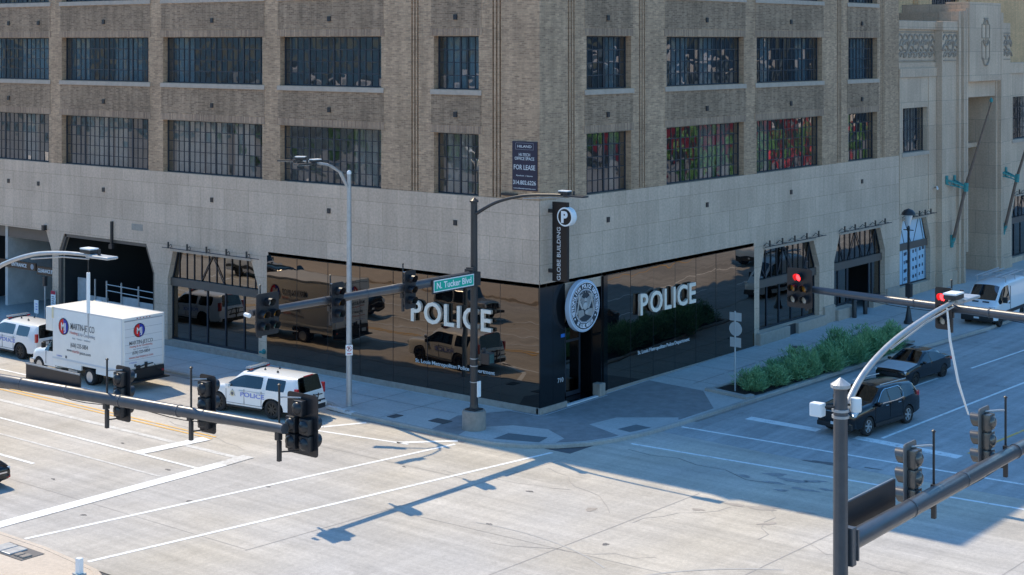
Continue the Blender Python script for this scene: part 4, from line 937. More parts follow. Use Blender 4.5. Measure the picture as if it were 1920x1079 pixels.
MB().box(.17,.22,-.02,.18,1.35,2.0).build('push_button_sign', 'sign_white', nw)
ph = thing('pedestrian_signal', 'black walk signal box strapped to the corner pole', 'pedestrian signal', (-.25,-3.62,3.02))
MB().box(.05,.50,-.12,.24,-.28,.2,b=.03).build('housing', 'signal_black', ph); MB().box(.02,.12,-.03,.14,.2,.36,b=.02).build('bracket', 'black_paint', ph); MB().box(.501,.505,-.08,.2,-.23,.15).build('lens', 'lens_green', ph)
for k in range(6): MB().bar((.508,-.08,-.22+.07*k),(.53,.2,-.22+.07*k),.012).build('louvre', 'black_paint', ph)
st = thing('street_sign', 'green N. Tucker Blvd street name sign on the corner mast arm', 'street sign', (-.28,-5.36,6.28))
MB().box(-.03,.03,-1.32,1.32,-.30,.30,b=.02).build('frame', 'black_paint', st); MB().box(.031,.036,-1.25,1.25,-.24,.24).build('border', 'sign_white', st); MB().box(.037,.040,-1.21,1.21,-.20,.20).build('panel', 'sign_green', st)
text('lettering', 'N. Tucker Blvd', 'sign_white', (.041,0,-.11), (0,1,0), (0,0,1), h=.25, width=2.15, ext=.004, parent=st, bold=.02)
for y in (1.36,): MB().box(-.2,.05,y-.05,y+.3,-.28,.28).build('bracket', 'black_paint', st)
signal(True, 0, gray=False, loc=(-.10,-15.65,6.42), label='five lamp signal at the tip of the corner mast arm nearest the box truck reflection', lens=['lens_glare','lens_amber','lens_amber','lens_green','lens_green'])
signal(False, 0, gray=False, loc=(-.10,-12.15,6.38), label='three lamp signal in the middle of the mast arm left of the gray lamp pole')
signal(False, 0, gray=False, loc=(-.10,-8.15,6.37), label='three lamp signal beside the green street name sign')
tc = thing('traffic_camera', 'small white detector camera at the tip of the corner mast arm', 'camera', (-.5,-16.25,6.45))
MB().cyl((0,-.1,0),(.25,-.12,-.02),.075).build('barrel', 'sign_white', tc); MB().cyl((0,0,0),(0,-.15,0),.05).build('neck', 'galvanised', tc)
sw = signal_pole('signal_pole', 'dark mast arm and curved light arm reaching in from the left foreground', (0,-27.35), (1,0), 13.3, (1,0), [(.1,8.8),(1.2,9.5),(2.8,9.98),(4.3,10.16),(5.5,10.2)], az=6.15, az2=6.62)
signal(False, .2, loc=(6.5,-26.95,6.47), rz=rad(90), label='back of the signal hanging in front of the box truck')
signal(False, .2, loc=(10.0,-26.95,6.69), rz=rad(90), label='back of the signal hanging at the front wheel of the police car')
signal(True, .42, loc=(13.5,-26.93,6.69), rz=rad(90), label='back of the wide five lamp signal at the tip of the foreground left arm')
ssn = thing('street_sign', 'dark back of a long street name panel on the foreground left arm', 'street sign', (3.6,-27.15,6.5))
MB().box(-1.28,1.28,-.05,.0,-.33,.33,b=.01).build('panel', 'signal_black', ssn); MB().box(-1.28,1.28,-.07,-.05,.29,.33).build('rail', 'galvanised', ssn)
rod = thing('hanging_rod', 'slender white rod hanging under the light head at upper left', 'rod', (5.47,-27.35,0))
MB().tube([(0,0,7.9),(0,0,8.6)], [.012,.03], 6).build('tip', 'galvanised', rod); MB().tube([(0,0,8.6),(0,0,9.72)], .05, 8).build('rod', 'sign_white', rod); MB().tube([(0,0,9.7),(0,0,10.15)], .012, 6).build('wire', 'black_paint', rod)
sep = signal_pole('signal_pole', 'tall dark signal pole with a pale cap standing in the right foreground', (27.7,-26.42), (0,1), 17.0, (0,1), [(.1,8.9),(.9,9.5),(2.2,9.95),(3.9,10.25),(5.3,10.4)], mpole='arm_paint')
for z in (8.86,8.98): MB().tube([(0,0,z),(0,0,z+.05)], .168, 14).build('band', 'galvanised', sep)
db = thing('detector_box', 'white box strapped to the left of the right foreground pole', 'sensor box', (27.36,-26.7,9.02))
MB().box(-.13,.13,-.1,.1,-.13,.13,b=.03).build('box', 'sign_white', db); MB().bar((.1,.05,.05),(.3,.2,.05),.04).build('bracket', 'black_paint', db)
db = thing('detector_box', 'white can shaped sensor strapped to the right of the right foreground pole', 'sensor box', (27.92,-26.22,9.1))
MB().lathe([(.10,-.13),(.11,-.1),(.11,.1),(.10,.13)], n=14).build('can', 'sign_white', db, smooth=40); MB().bar((-.1,-.05,0),(-.2,-.15,0),.04).build('bracket', 'black_paint', db)
ssn = thing('street_sign', 'dark back of a long street name panel on the foreground right arm', 'street sign', (27.35,-24.45,6.62))
MB().box(-.05,.0,-1.3,1.2,-.33,.33,b=.01).build('panel', 'signal_black', ssn); MB().box(-.07,-.05,-1.3,1.2,.29,.33).build('rail', 'galvanised', ssn)
signal(False, -.35, gray=True, loc=(27.15,-22.15,6.72), rz=rad(180), label='signal with sun-lightened visors on the foreground right arm nearest the tall pole')
signal(False, -.35, gray=True, loc=(27.15,-18.1,6.74), rz=rad(180), label='signal with sun-lightened visors on the foreground right arm near the picture edge')
rod = thing('hanging_rod', 'slender white curved rod hanging below the right foreground light arm', 'rod', (27.7,0,0))
MB().tube([(0,-21.45,10.3),(0,-21.3,9.6),(0,-20.85,8.6),(0,-20.3,7.8)], [.02,.03,.03,.02], 8).build('rod', 'sign_white', rod)
nep = signal_pole('signal_pole', 'dark mast arm with red lights reaching in from the right', (28.2,.1), (-1,0), 15.7, (1,0), [(.1,8.9),(1.2,9.5),(2.6,9.85),(4.0,9.97),(4.7,9.99)], az=6.33, az2=6.66)
signal(True, .1, lit=0, gray=False, loc=(12.75,-.35,6.73), rz=rad(-90), label='five lamp signal showing red in front of the dark shopfront', lens=['lens_red','lens_amber','lens_amber','lens_glare','lens_glare'])
signal(False, .14, lit=0, gray=False, loc=(18.49,-.35,6.56), rz=rad(-90), label='three lamp signal showing red in front of the white van', lens=['lens_red','lens_amber','lens_glare'])
# gray double street lamp
gl = thing('street_lamp', 'tall gray steel lamp pole with two curved arms beside the police car', 'street lamp', (-7.49,-4.07,0))
MB().tube([(0,0,0),(0,0,9.1),(0,0,10.25)], [.135,.10,.095], 12).build('pole', 'galvanised', gl, smooth=50); MB().lathe([(.1,0),(.1,.1),(.05,.17),(0,.18)], (0,0,10.25)).build('cap', 'sign_white', gl)
for d, L_ in (((-.86,-.50),2.1),((-.12,-1.0),1.75)):
    q = Vector((*d,0)).normalized(); pts = [q*.05+Vector((0,0,9.6)), q*.45+Vector((0,0,10.35)), q*1.0+Vector((0,0,10.68)), q*L_+Vector((0,0,10.82))]
    MB().tube(pts, [.06,.055,.05,.045], 10).build('light_arm', 'galvanised', gl, smooth=60); luminaire(gl, q*L_+Vector((0,0,10.82)), tuple(q[:2]), 'black_paint')
pk = thing('parking_sign', 'small white no parking sign on the gray lamp pole', 'sign', (-7.33,-4.23,2.52), rad(48))
MB().box(-.155,.155,-.02,.0,-.23,.23,b=.008).build('board', 'sign_white', pk)
b = MB(); n = 22
for k in range(n): a, c = 2*math.pi*k/n, 2*math.pi*(k+1)/n; b.bar((.11*math.cos(a),-.022,.07+.11*math.sin(a)),(.11*math.cos(c),-.022,.07+.11*math.sin(c)),.006,.022)
b.bar((-.075,-.023,.145),(.075,-.023,-.005),.006,.02); b.build('red_circle', 'sign_red', pk); text('lettering', 'P', 'sign_black', (0,-.0205,.0), (1,0,0), (0,0,1), h=.13, ext=.002, parent=pk, bold=.03)
MB().box(-.10,.10,-.024,-.0205,-.18,-.14).build('arrow', 'sign_red', pk)
# round, square backed route signs
rs = thing('route_signs', 'gray backs of stacked square and round signs on a post in the planting bed', 'sign post', (4.60,8.65,.05))
MB().cyl((0,0,0),(0,0,3.75),.035,n=8).build('post', 'sign_back', rs); MB().box(-.31,.31,.03,.045,3.3,3.68,b=.006).build('sign_back', 'sign_back', rs); MB().lathe([(.33,.035),(.33,.05)], (0,0,2.93), 'y', 28).build('sign_back', 'sign_back', rs); MB().box(-.29,.29,.03,.045,2.1,2.54,b=.006).build('sign_back', 'sign_back', rs)
# sidewalk lamp with dome
lp = thing('sidewalk_lamp', 'black domed acorn lamp post on the sidewalk before the far shopfront', 'street lamp', (3.79,28.9,.33))
MB().lathe([(.26,0),(.26,.12),(.2,.2),(.14,.55),(.1,.8),(.075,.9),(.065,5.3),(.09,5.35),(.05,5.5)], n=16).build('post', 'black_paint', lp, smooth=40); MB().lathe([(.10,5.5),(.24,6.1)], n=12).build('lantern', 'lamp_glass', lp)
b = MB(); b.lathe([(.40,6.1),(.37,6.22),(.25,6.36),(.06,6.44),(0,6.46)], n=20); b.build('dome', 'black_paint', lp, smooth=50); MB().tube([(-.3,0,5.25),(.3,0,5.25)], .03, 6).build('cross_bar', 'black_paint', lp)
MB().box(-.13,.2,-.16,.12,1.5,2.25,b=.02).build('meter_box', 'black_paint', lp)
for x, y, h, lab in ((.55,28.75,1.05,'dark steel bollard nearer the street before the shop entrance'), (.52,30.2,1.0,'dark steel bollard farther along before the shop entrance')):
    o = MB().lathe([(.13,0),(.13,h-.05),(.10,h),(0,h)], n=14).build('bollard', 'black_paint', None, smooth=40, loc=(x,y,.33)); tag(o, lab, 'bollard', 'bollards at the shop entrance')
# utility covers
for x, y, w, lab in ((-2.5,-3.65,.85,'rectangular dark utility cover on the sidewalk left of the concrete pier'), (-4.6,-4.2,.42,'small dark utility cover near the kerb beyond the gray lamp pole')):
    o = MB().box(-w/2,w/2,-.3,.3,0,.02,b=.006).build('utility_cover', 'iron_cover', None, loc=(x,y,.006)); tag(o, lab, 'utility cover')
o = MB().lathe([(0,.012),(.32,.012),(.34,0)], n=20).build('manhole_cover', 'iron_cover', None, loc=(1.99,19.4,.226)); tag(o, 'dark round cover in the sidewalk behind the shrubs', 'manhole cover')
b = MB(); r_ = random.Random(5)
for k in range(9): x = -8.3+.2*k; b.box(x,x+.24,-4.72-.07*k*.3,-4.5-.07*k*.3,-.12,r_.uniform(-.04,.04),b=.03)
o = b.build('broken_kerb', 'caulk'); tag(o, 'crumbled pale kerb chunks behind the police car', 'rubble', kind='stuff')
dg_ = thing('storm_drain', 'open storm drain box with stone blocks in the lower left pavement', 'drain', (-1.6,-24.9,0))
MB().box(-.95,.9,-.42,.42,.005,.02).build('opening', 'tar', dg_)
for x0, x1, y0, y1 in ((-.85,-.32,-.38,.3),(-.27,.2,-.38,.3),(.3,.52,-.3,0),(.58,.82,-.3,.05)): MB().box(x0,x1,y0,y1,.0,.07,b=.03).build('stone_block', 'galvanised' if x1 < .3 else 'pier_concrete', dg_)
wp = thing('white_marker', 'short white marker post at the bottom left corner kerb', 'post', (1.75,-24.95,0)); MB().box(-.10,.10,-.08,.08,0,.5,b=.02).build('post', 'sign_white', wp); MB().box(-.16,.16,-.14,.14,-.02,.05).build('base', 'sign_back', wp)

# ================================================================== vehicles
def car_body(root, st, glass_side, ws, rw, wheels, R, paint='white_paint', W=2.0, glass='car_glass', hood=None, openw=(), well_x=1.13):
    """lofted shell. st rows: x, wb, zb, w, zbelt, wbelt, zg, wg, zr, wr, zc ; glass_side/ws/rw = lists of station spans that are glass"""
    bm = bmesh.new(); cr = bm.edges.layers.float.new('crease_edge'); rings = []
    for (x, wb, zb, w, zbelt, wbelt, zg, wg, zr, wr, zc) in st:
        half = [(0,zb),(wb,zb),(w*.985,zb+.10),(w,(zb+zbelt)/2+.06),(wbelt,zbelt),(wg,zg),(wr,zr),(0,zc)]
        full = half+[(-y, z) for y, z in half[-2:0:-1]]
        rings.append([bm.verts.new((x, y, z)) for y, z in full])
    n = len(rings[0])
    for i in range(len(rings)-1):
        for k in range(n):
            f = bm.faces.new([rings[i][k], rings[i][(k+1)%n], rings[i+1][(k+1)%n], rings[i+1][k]]); f.material_index = 0
            kk = min(k, n-1-k)     # 0..6 strip index on either side
            if kk == 4 and i in glass_side: f.material_index = 1 if i not in openw or k != 4 else 1
            if kk == 6 and (i in ws or i in rw): f.material_index = 1
            if kk in (0,1): f.material_index = 3
            if hood and kk in (5,6) and i in hood: f.material_index = 4
    bm.faces.new(rings[0][::-1]); bm.faces.new(rings[-1])
    for e in bm.edges:
        if len(e.link_faces) == 2 and e.link_faces[0].material_index != e.link_faces[1].material_index: e[cr] = 1.0
    for k in (1, n-1, 4, n-4): pass
    cv = bm.verts.layers.float.new('crease_vert')
    for v in bm.verts:
        ng = sum(f.material_index == 1 for f in v.link_faces); ne = sum(e[cr] > .5 for e in v.link_edges)
        if ng == 1 or ne > 2: v[cv] = .92
    bmesh.ops.recalc_face_normals(bm, faces=bm.faces[:])
    me = bpy.data.meshes.new('shell'); bm.to_mesh(me); bm.free()
    ml = [paint, glass, 'car_plastic', 'car_plastic', hood and 'gray_hood' or paint]
    for x in ml: me.materials.append(MATS[x])
    ob = bpy.data.objects.new('shell', me); COL.objects.link(ob)
    s = ob.modifiers.new('s', 'SUBSURF'); s.levels = s.render_levels = 2
    cb = MB()
    for x in wheels:
        for sg_ in (-1, 1): cb.lathe([(R*well_x, sg_*(W/2-.32)), (R*well_x, sg_*(W/2+.3))], (x,0,R*1.0), 'y', 28, m=2)
    cut = cb.build('cut', ml); cut.hide_render = True
    m2 = ob.modifiers.new('b', 'BOOLEAN'); m2.operation = 'DIFFERENCE'; m2.object = cut; m2.solver = 'EXACT'
    dg = bpy.context.evaluated_depsgraph_get(); dg.update()
    ev = bpy.data.meshes.new_from_object(ob.evaluated_get(dg)); bpy.data.objects.remove(ob); bpy.data.objects.remove(cut)
    # split into painted body and separate panes
    bm = bmesh.new(); bm.from_mesh(ev); bm.faces.ensure_lookup_table(); seen = set(); groups = []
    for f in bm.faces:
        if f.index in seen or f.material_index != 1: continue
        q = [f]; seen.add(f.index); g = []
        while q:
            a = q.pop(); g.append(a)
            for e in a.edges:
                for c in e.link_faces:
                    if c.index not in seen and c.material_index == 1: seen.add(c.index); q.append(c)
        groups.append(g)
    def part(name, faces, mats):
        vm = {}; vs = []; fs = []; mi = []
        for f in faces:
            r = []
            for v in f.verts:
                if v not in vm: vm[v] = len(vs); vs.append(v.co.copy())
                r.append(vm[v])
            fs.append(r); mi.append(f.material_index if len(mats) > 1 else 0)
        m_ = MB(); m_.add(vs, fs); m_.m = mi; o = m_.build(name, mats, root, smooth=38, fixn=False); return o
    body = part('body', [f for f in bm.faces if f.material_index != 1], ml)
    for g in groups:
        c = sum((f.calc_center_median() for f in g), Vector())/len(g)
        nm = 'side_window' if abs(c.y) > .35 else ('windshield' if c.x > 0 else 'rear_window')
        part(nm, g, [glass])
    bm.free(); return body
def wheel(root, x, y, R, w=.24, rim='rim_silver', spokes=6, disc=False):
    s = 1 if y > 0 else -1
    o = MB().lathe([(R*.62,s*-w/2),(R*.93,s*-w/2),(R,s*-w*.38),(R,s*w*.38),(R*.94,s*w/2),(R*.70,s*w*.52),(R*.64,s*w*.40),(R*.62,0)], (x,y,R), 'y', 30).build('wheel', 'tyre', root, smooth=40)
    b = MB()
    if disc: b.lathe([(R*.66,s*w*.42),(R*.60,s*w*.44),(R*.56,s*w*.22),(R*.30,s*w*.2),(R*.26,s*w*.42),(0,s*w*.44)], (x,y,R), 'y', 26)
    else:
        n_ = 26; vs = []
        for k in range(n_):
            a = 2*math.pi*k/n_
            for rr_, h_ in ((.68,.42),(.60,.44),(.57,.24)): vs.append((x+R*rr_*math.cos(a), y+s*w*h_, R+R*rr_*math.sin(a)))
        b.add(vs, [[3*k+q, 3*((k+1)%n_)+q, 3*((k+1)%n_)+q+1, 3*k+q+1] for k in range(n_) for q in (0,1)])
    for k in range(spokes):
        a = 2*math.pi*k/spokes+.2; c, d = math.cos(a), math.sin(a); yy = y+s*w*.36
        b.bar((x+c*R*.1,yy,R+d*R*.1),(x+c*R*.6,yy,R+d*R*.6), R*.16, .03, up=(0,1,0))
    b.lathe([(0,s*w*.47),(R*.14,s*w*.45),(R*.17,s*w*.3)], (x,y,R), 'y', 14)
    b.build('rim', rim, o, smooth=30)
    if not disc: disc or MB().lathe([(R*.62,s*w*.22),(0,s*w*.18)], (x,y,R), 'y', 20).build('brake', 'car_plastic', o)
def box(root, name, m, *a, b=0): return MB().box(*a, b=b).build(name, m, root, smooth=35 if b else None)
TAHOE = [(2.56,.72,.42,.80,.74,.80,.90,.74,.98,.62,1.0),(2.50,.80,.32,.93,.90,.90,1.02,.86,1.07,.72,1.10),(2.32,.86,.28,.99,.96,.96,1.07,.92,1.13,.76,1.16),(1.9,.90,.28,1.01,1.02,.99,1.13,.93,1.18,.78,1.21),(1.30,.90,.28,1.01,1.11,1.0,1.19,.93,1.22,.80,1.25),
  (1.12,.90,.28,1.01,1.15,1.0,1.22,.93,1.24,.82,1.27),(.34,.90,.28,1.01,1.19,1.0,1.68,.82,1.80,.70,1.87),(.02,.90,.28,1.01,1.20,1.0,1.71,.82,1.84,.72,1.91),(-.08,.90,.28,1.01,1.20,1.0,1.71,.82,1.84,.72,1.91),(-.95,.90,.28,1.01,1.21,1.0,1.71,.82,1.84,.72,1.91),(-1.17,.90,.28,1.01,1.21,1.0,1.71,.82,1.84,.72,1.91),
  (-1.95,.90,.28,1.01,1.22,1.0,1.70,.82,1.83,.71,1.89),(-2.22,.88,.30,1.0,1.14,.98,1.74,.79,1.83,.70,1.87),(-2.36,.86,.33,.98,1.14,.96,1.72,.77,1.81,.69,1.85),(-2.52,.84,.36,.96,1.10,.94,1.14,.90,1.17,.78,1.18),(-2.58,.80,.40,.94,1.02,.92,1.05,.88,1.07,.76,1.08)]
def police_suv(loc, rz, label, star=True):
    c = thing('police_suv', label, 'police car', loc, rz, 'white police cars parked along the kerb')
    car_body(c, TAHOE, (5,6,7,8,10), (5,), (13,), (1.50,-1.45), .415, W=2.02, glass='tinted_clear')
    box(c, 'cabin', 'car_plastic', -2.2,1.1,-.78,.78,.55,1.14)
    for x in (.15,-.85): 
        for y in (-.4,.4): box(c, 'seat', 'car_plastic', x-.1,x+.12,y-.25,y+.25,1.14,1.62,b=.06)
    for x in (1.50,-1.45):
        for y in (-.88,.88): wheel(c, x, y, .415, .26, 'rim_black', 8)
    for y in (-1,1):
        o = box(c, 'mirror', 'car_plastic' if y < 0 else 'white_paint', .83,1.0,y*1.04-.09,y*1.04+.09,1.12,1.30,b=.03)
        box(c, 'step', 'car_plastic', -.95,1.0,y*.98-.07,y*.98+.05,.30,.38,b=.02)
        b = MB()
        for x, z1 in ((.02,1.12),(-.95,1.12),(1.05,1.05)): b.box(x-.007,x+.007,y*1.0-.012,y*1.0+.02,.48,z1)
        b.box(-1.1,1.0,y*1.005-.012,y*1.005+.014,.46,.472); b.build('door_seam', 'graphic_gray', c)
        for x in (-.75,.22): box(c, 'door_handle', 'white_paint', x-.1,x+.1,y*1.0-.02,y*1.0+.045,.98,1.02,b=.01)
        box(c, 'tail_light', 'tail_red', -2.56,-2.40,y*.90-.07,y*.90+.07,.98,1.42,b=.03)
        box(c, 'headlight', 'lamp_glass', 2.34,2.52,y*.76-.16,y*.76+.14,.80,.98,b=.03)
        text('lettering', 'POLICE', 'police_blue', (-.45 if y < 0 else -.45, y*1.016, .80), (-y,0,0), (0,0,1), h=.19, width=1.35, ext=.006, parent=c, bold=.02)
        b = MB(); b.lathe([(.0,.006),(.14,.004)], (.68,y*1.018,.87), 'y', 8); b.build('badge', 'cream_trim', c)
        MB().lathe([(.0,.009),(.08,.008)], (.68,y*1.020,.87), 'y', 8).build('badge_centre', 'graphic_gray', c)
        b = MB(); b.bar((.52,y*1.016,.78),(.68,y*1.016,1.06),.015); b.bar((.84,y*1.016,.78),(.68,y*1.016,1.06),.015); b.build('badge_outline', 'graphic_pale', c)
        box(c, 'stripe', 'graphic_pale', -1.15,.3,y*1.006-.01,y*1.006+.012,1.045,1.06)
    box(c, 'bumper', 'car_plastic', -2.68,-2.50,-.86,.86,.36,.58,b=.04); box(c, 'rear_bumper', 'white_paint', -2.66,-2.45,-.95,.95,.42,.66,b=.05)
    box(c, 'number_plate', 'plate', -2.675,-2.665,-.16,.16,.50,.62); box(c, 'grille', 'car_plastic', 2.50,2.58,-.6,.6,.55,.92,b=.02)
    box(c, 'push_bar', 'car_plastic', 2.60,2.70,-.5,.5,.45,1.0,b=.03)
    lb = box(c, 'light_bar', 'bar_lens', -.02,.26,-.62,.62,1.93,2.02,b=.03); box(lb, 'base', 'car_plastic', .02,.22,-.6,.6,1.86,1.93)
    for y in (-.55,.55): box(c, 'bar_foot', 'tail_red', -.04,.0,y-.1,y+.1,1.88,1.95,b=.01)
    for x, y in ((-.5,.2),(-.9,-.3),(-1.3,.35)): MB().lathe([(.05,0),(.04,.04),(.01,.07),(0,.14)], (x,y,1.89), n=8).build('antenna', 'car_plastic', c)
    MB().tube([(.92,-.98,1.22),(.90,-1.02,1.38),(.93,-1.03,1.42)], .04, 8).lathe([(.0,-.05),(.09,-.04),(.1,.05),(0,.07)], (.93,-1.05,1.42), 'x', 10).build('spot_lamp', 'chrome', c)
    box(c, 'brake_light', 'tail_red', -2.43,-2.37,-.3,.3,1.83,1.86)
    MB().lathe([(0,0),(.07,.0)], (-2.475,.1,1.3), 'x', 6).build('badge', 'soft_white', c)
    b = MB(); b.bar((-2.72,-.55,1.0),(-2.72,.65,1.05),.04); b.bar((-2.66,-.3,.7),(-2.80,-.2,1.1),.035); b.bar((-2.66,.3,.7),(-2.80,.3,1.1),.035); b.bar((-2.85,-.55,.8),(-2.95,.6,.86),.05); b.bar((-2.78,.1,.45),(-2.78,.1,1.1),.05); b.bar((-3.0,-.1,.8),(-2.7,0,.8),.05)
    b.build('rear_rack', 'car_plastic', c)
    for ch in c.children:                      # long tail behind the rear wheels
        if ch.name.split('.')[0] == 'wheel':
            for q in [ch]+list(ch.children):
                for v in q.data.vertices: v.co.x -= .085 if v.co.x < 0 else 0
            continue
        for v in ch.data.vertices: v.co.x -= .34*min(1, max(0, (-v.co.x-1.2)/1.0))
    return c
p1 = police_suv((-10.45,-6.66,RZ), math.pi+.125, 'white police sport utility with a light bar parked nearest the corner')
p2 = dup(p1, (-30.0,-5.7,RZ), math.pi+.0, 'white police sport utility half hidden behind the box truck')
# ------------------------------------------------------------------ box truck
tk = thing('box_truck', 'white heating company box truck with red and blue round logos', 'truck', (-21.5,-7.08,RZ), math.pi)
CAB = [(4.04,.70,.45,.82,.78,.80,.95,.72,1.0,.6,1.02),(3.95,.80,.40,.93,.95,.90,1.10,.82,1.14,.7,1.17),(3.65,.84,.36,.97,1.03,.94,1.18,.86,1.22,.72,1.25),(3.05,.86,.36,.99,1.12,.97,1.26,.88,1.30,.76,1.33),(2.90,.86,.36,.99,1.16,.97,1.30,.88,1.33,.78,1.36),
   (2.20,.86,.36,.99,1.20,.97,1.92,.78,2.02,.66,2.08),(2.08,.86,.36,.99,1.20,.97,1.96,.80,2.06,.7,2.12),(1.95,.86,.36,.99,1.20,.97,1.96,.80,2.06,.7,2.12),(1.88,.86,.36,.99,1.20,.97,1.96,.80,2.06,.7,2.12)]
car_body(tk, CAB, (4,5,6), (4,), (), (3.34,), .39, W=2.0, glass='tinted_clear')
for y in (-.86,.86): wheel(tk, 3.34, y, .39, .25, 'rim_silver', 0, True); wheel(tk, -.93, y*1.2, .39, .25, 'rim_silver', 0, True)
for y in (-.72,.72): wheel(tk, -.93, y, .39, .22, 'rim_silver', 0, True)
bx_ = MB().box(-3.5,1.88,-1.22,1.22,.98,3.42,b=.05).box(1.88,2.45,-1.22,1.22,2.25,3.40,b=.05).build('cargo_box', 'box_white', tk, smooth=35)
for y in (-1,1):
    box(tk, 'side_skirt', 'box_white', -3.4,-1.5,y*1.15-.04,y*1.15+.04,.62,1.0); box(tk, 'side_skirt', 'box_white', -.35,1.85,y*1.15-.04,y*1.15+.04,.62,1.0)
    box(tk, 'wheel_flare', 'box_white', -1.5,-.35,y*1.15-.05,y*1.15+.05,.86,1.0)
    b = MB(); b.box(-3.5,1.88,y*1.225-.008,y*1.225+.008,3.36,3.43); b.box(-3.5,1.88,y*1.225-.008,y*1.225+.008,.96,1.04); b.box(-3.5,-3.44,y*1.225-.01,y*1.225+.01,1.0,3.4); b.build('box_edge', 'soft_white', tk)
    box(tk, 'corner_trim', 'cream_trim', 1.80,1.92,y*1.2-.05,y*1.2+.05,2.9,3.44,b=.02)
    box(tk, 'mirror', 'car_plastic', 2.65,2.78,y*1.15-.1,y*1.15+.1,1.35,1.62,b=.03); box(tk, 'mirror_arm', 'chrome', 2.68,2.74,y*1.0-.12,y*1.0+.12,1.42,1.46)
    box(tk, 'headlight', 'lamp_glass', 3.80,4.01,y*.72-.13,y*.72+.13,.82,1.02,b=.03)
    b = MB(); b.box(2.75,2.762,y*.98-.012,y*.98+.02,.55,1.15); b.box(1.95,1.962,y*.98-.012,y*.98+.02,.5,1.2); b.build('door_seam', 'graphic_gray', tk)
    YY = y*1.232; U = (-y,0,0); K = -y
    lg = MB().lathe([(0,.0),(.40,.0)], (.98,y*1.234,2.58), 'y', 32).build('logo', 'sign_white', tk)
    for h_, m_, q0 in ((0,'logo_blue',90),(1,'logo_red',270)):
        # blue half towards the rear of the truck, red half towards the cab
        vs = [(.98,y*1.238,2.58)]; side_ = 1 if (h_ == 1) else -1
        for k in range(19):
            a = rad(-90+180*k/18); vs.append((.98+side_*.36*math.cos(a), y*1.238, 2.58+.36*math.sin(a)))
        MB().add(vs, [[0,k,k+1] for k in range(1,19)]).build('logo_half', m_, lg)
    text('lettering', 'MJ', 'sign_white', (.98,y*1.242,2.40), U, (0,0,1), h=.36, width=.36, ext=.004, parent=tk, bold=.02)
    for s_, z_, h_, w_, xx, m_ in (('MARTIN-JETCO',2.52,.30,1.85,-.50,'graphic_gray'),('Heating',2.30,.14,.62,.18,'graphic_rose'),('& Air Conditioning',2.26,.15,1.28,-.82,'graphic_pale'),('Sales  •  Service  •  Installation',2.06,.08,1.4,-.42,'graphic_pale'),
                      ('(636) 225-5854',1.68,.20,1.35,-.25,'graphic_gray'),('www.',1.44,.13,.42,.52,'graphic_gray'),('martin',1.42,.15,.55,.02,'graphic_rose'),('jetco.com',1.40,.14,.85,-.72,'graphic_gray'),('DAIKIN',1.10,.07,.42,1.32,'police_blue')):
        text('lettering', s_, m_, (xx,YY,z_), U, (0,0,1), h=h_, width=w_, ext=.005, parent=tk, bold=.004)
    box(tk, 'badge', 'graphic_gray', .72,.84,y*1.23-.004,y*1.23+.006,1.08,1.2)
U = (0,-1,0)
MB().box(-3.52,-3.50,-1.08,1.08,1.05,3.25).build('roll_door', 'van_white', tk)
b = MB()
for k in range(1,6): b.box(-3.525,-3.518,-1.08,1.08,1.05+.37*k-.006,1.05+.37*k+.006)
b.box(-3.53,-3.50,-1.1,1.1,3.25,3.29); b.build('door_rib', 'graphic_pale', tk)
lg = MB().lathe([(0,0),(.33,0)], (-3.528,.25,2.78), 'x', 30).build('logo', 'sign_white', tk)
for side_, m_ in ((1,'logo_red'),(-1,'logo_blue')):
    vs = [(-3.532,.25,2.78)]
    for k in range(19): a = rad(-90+180*k/18); vs.append((-3.532, .25+side_*.30*math.cos(a), 2.78+.30*math.sin(a)))
    MB().add(vs, [[0,k,k+1] for k in range(1,19)]).build('logo_half', m_, lg)
text('lettering', 'MJ', 'sign_white', (-3.534,.25,2.64), U, (0,0,1), h=.28, width=.30, ext=.004, parent=tk, bold=.02)
for s_, z_, h_, w_, m_ in (('MARTIN-JETCO',2.15,.17,1.35,'graphic_gray'),('Heating & Air Conditioning',2.02,.09,1.3,'graphic_rose'),('Sales • Service • Installation',1.9,.05,.9,'graphic_pale'),('(636) 225-5854',1.70,.14,1.0,'graphic_gray'),('www.martinjetco.com',1.50,.11,1.4,'graphic_rose')):
    text('lettering', s_, m_, (-3.528,.15,z_), U, (0,0,1), h=h_, width=w_, ext=.005, parent=tk, bold=.004)
text('lettering', 'DAIKIN', 'police_blue', (-3.528,.62,1.28), U, (0,0,1), h=.06, width=.42, ext=.004, parent=tk); box(tk, 'badge', 'graphic_gray', -3.53,-3.522,.42,.55,1.1,1.22)
b = MB(); b.tube([(-3.58,-.5,1.15),(-3.58,.05,1.12),(-3.58,.35,1.05)], .03, 6); b.box(-3.62,-3.53,-.15,-.05,1.0,1.25); b.box(-3.62,-3.53,.25,.45,1.0,1.15); b.tube([(-3.62,-.55,1.1),(-3.64,-.7,.8),(-3.62,-1.0,.72)], .012, 5); b.build('door_latch', 'car_plastic', tk)
MB().box(-3.60,-3.45,-1.15,1.15,.50,.98,b=.02).box(-3.95,-3.5,-1.2,1.2,.44,.50,b=.01).build('tail_bumper', 'car_plastic', tk); box(tk, 'number_plate', 'plate', -3.612,-3.602,.48,.82,.62,.80)
for y in (-1.05,1.05): box(tk, 'tail_light', 'tail_red', -3.615,-3.595,y-.05,y+.05,.7,.8); 
for k in range(5): box(tk, 'marker_lamp', 'tail_red', -3.53,-3.50,-.36+.18*k-.03,-.36+.18*k+.03,3.33,3.36)
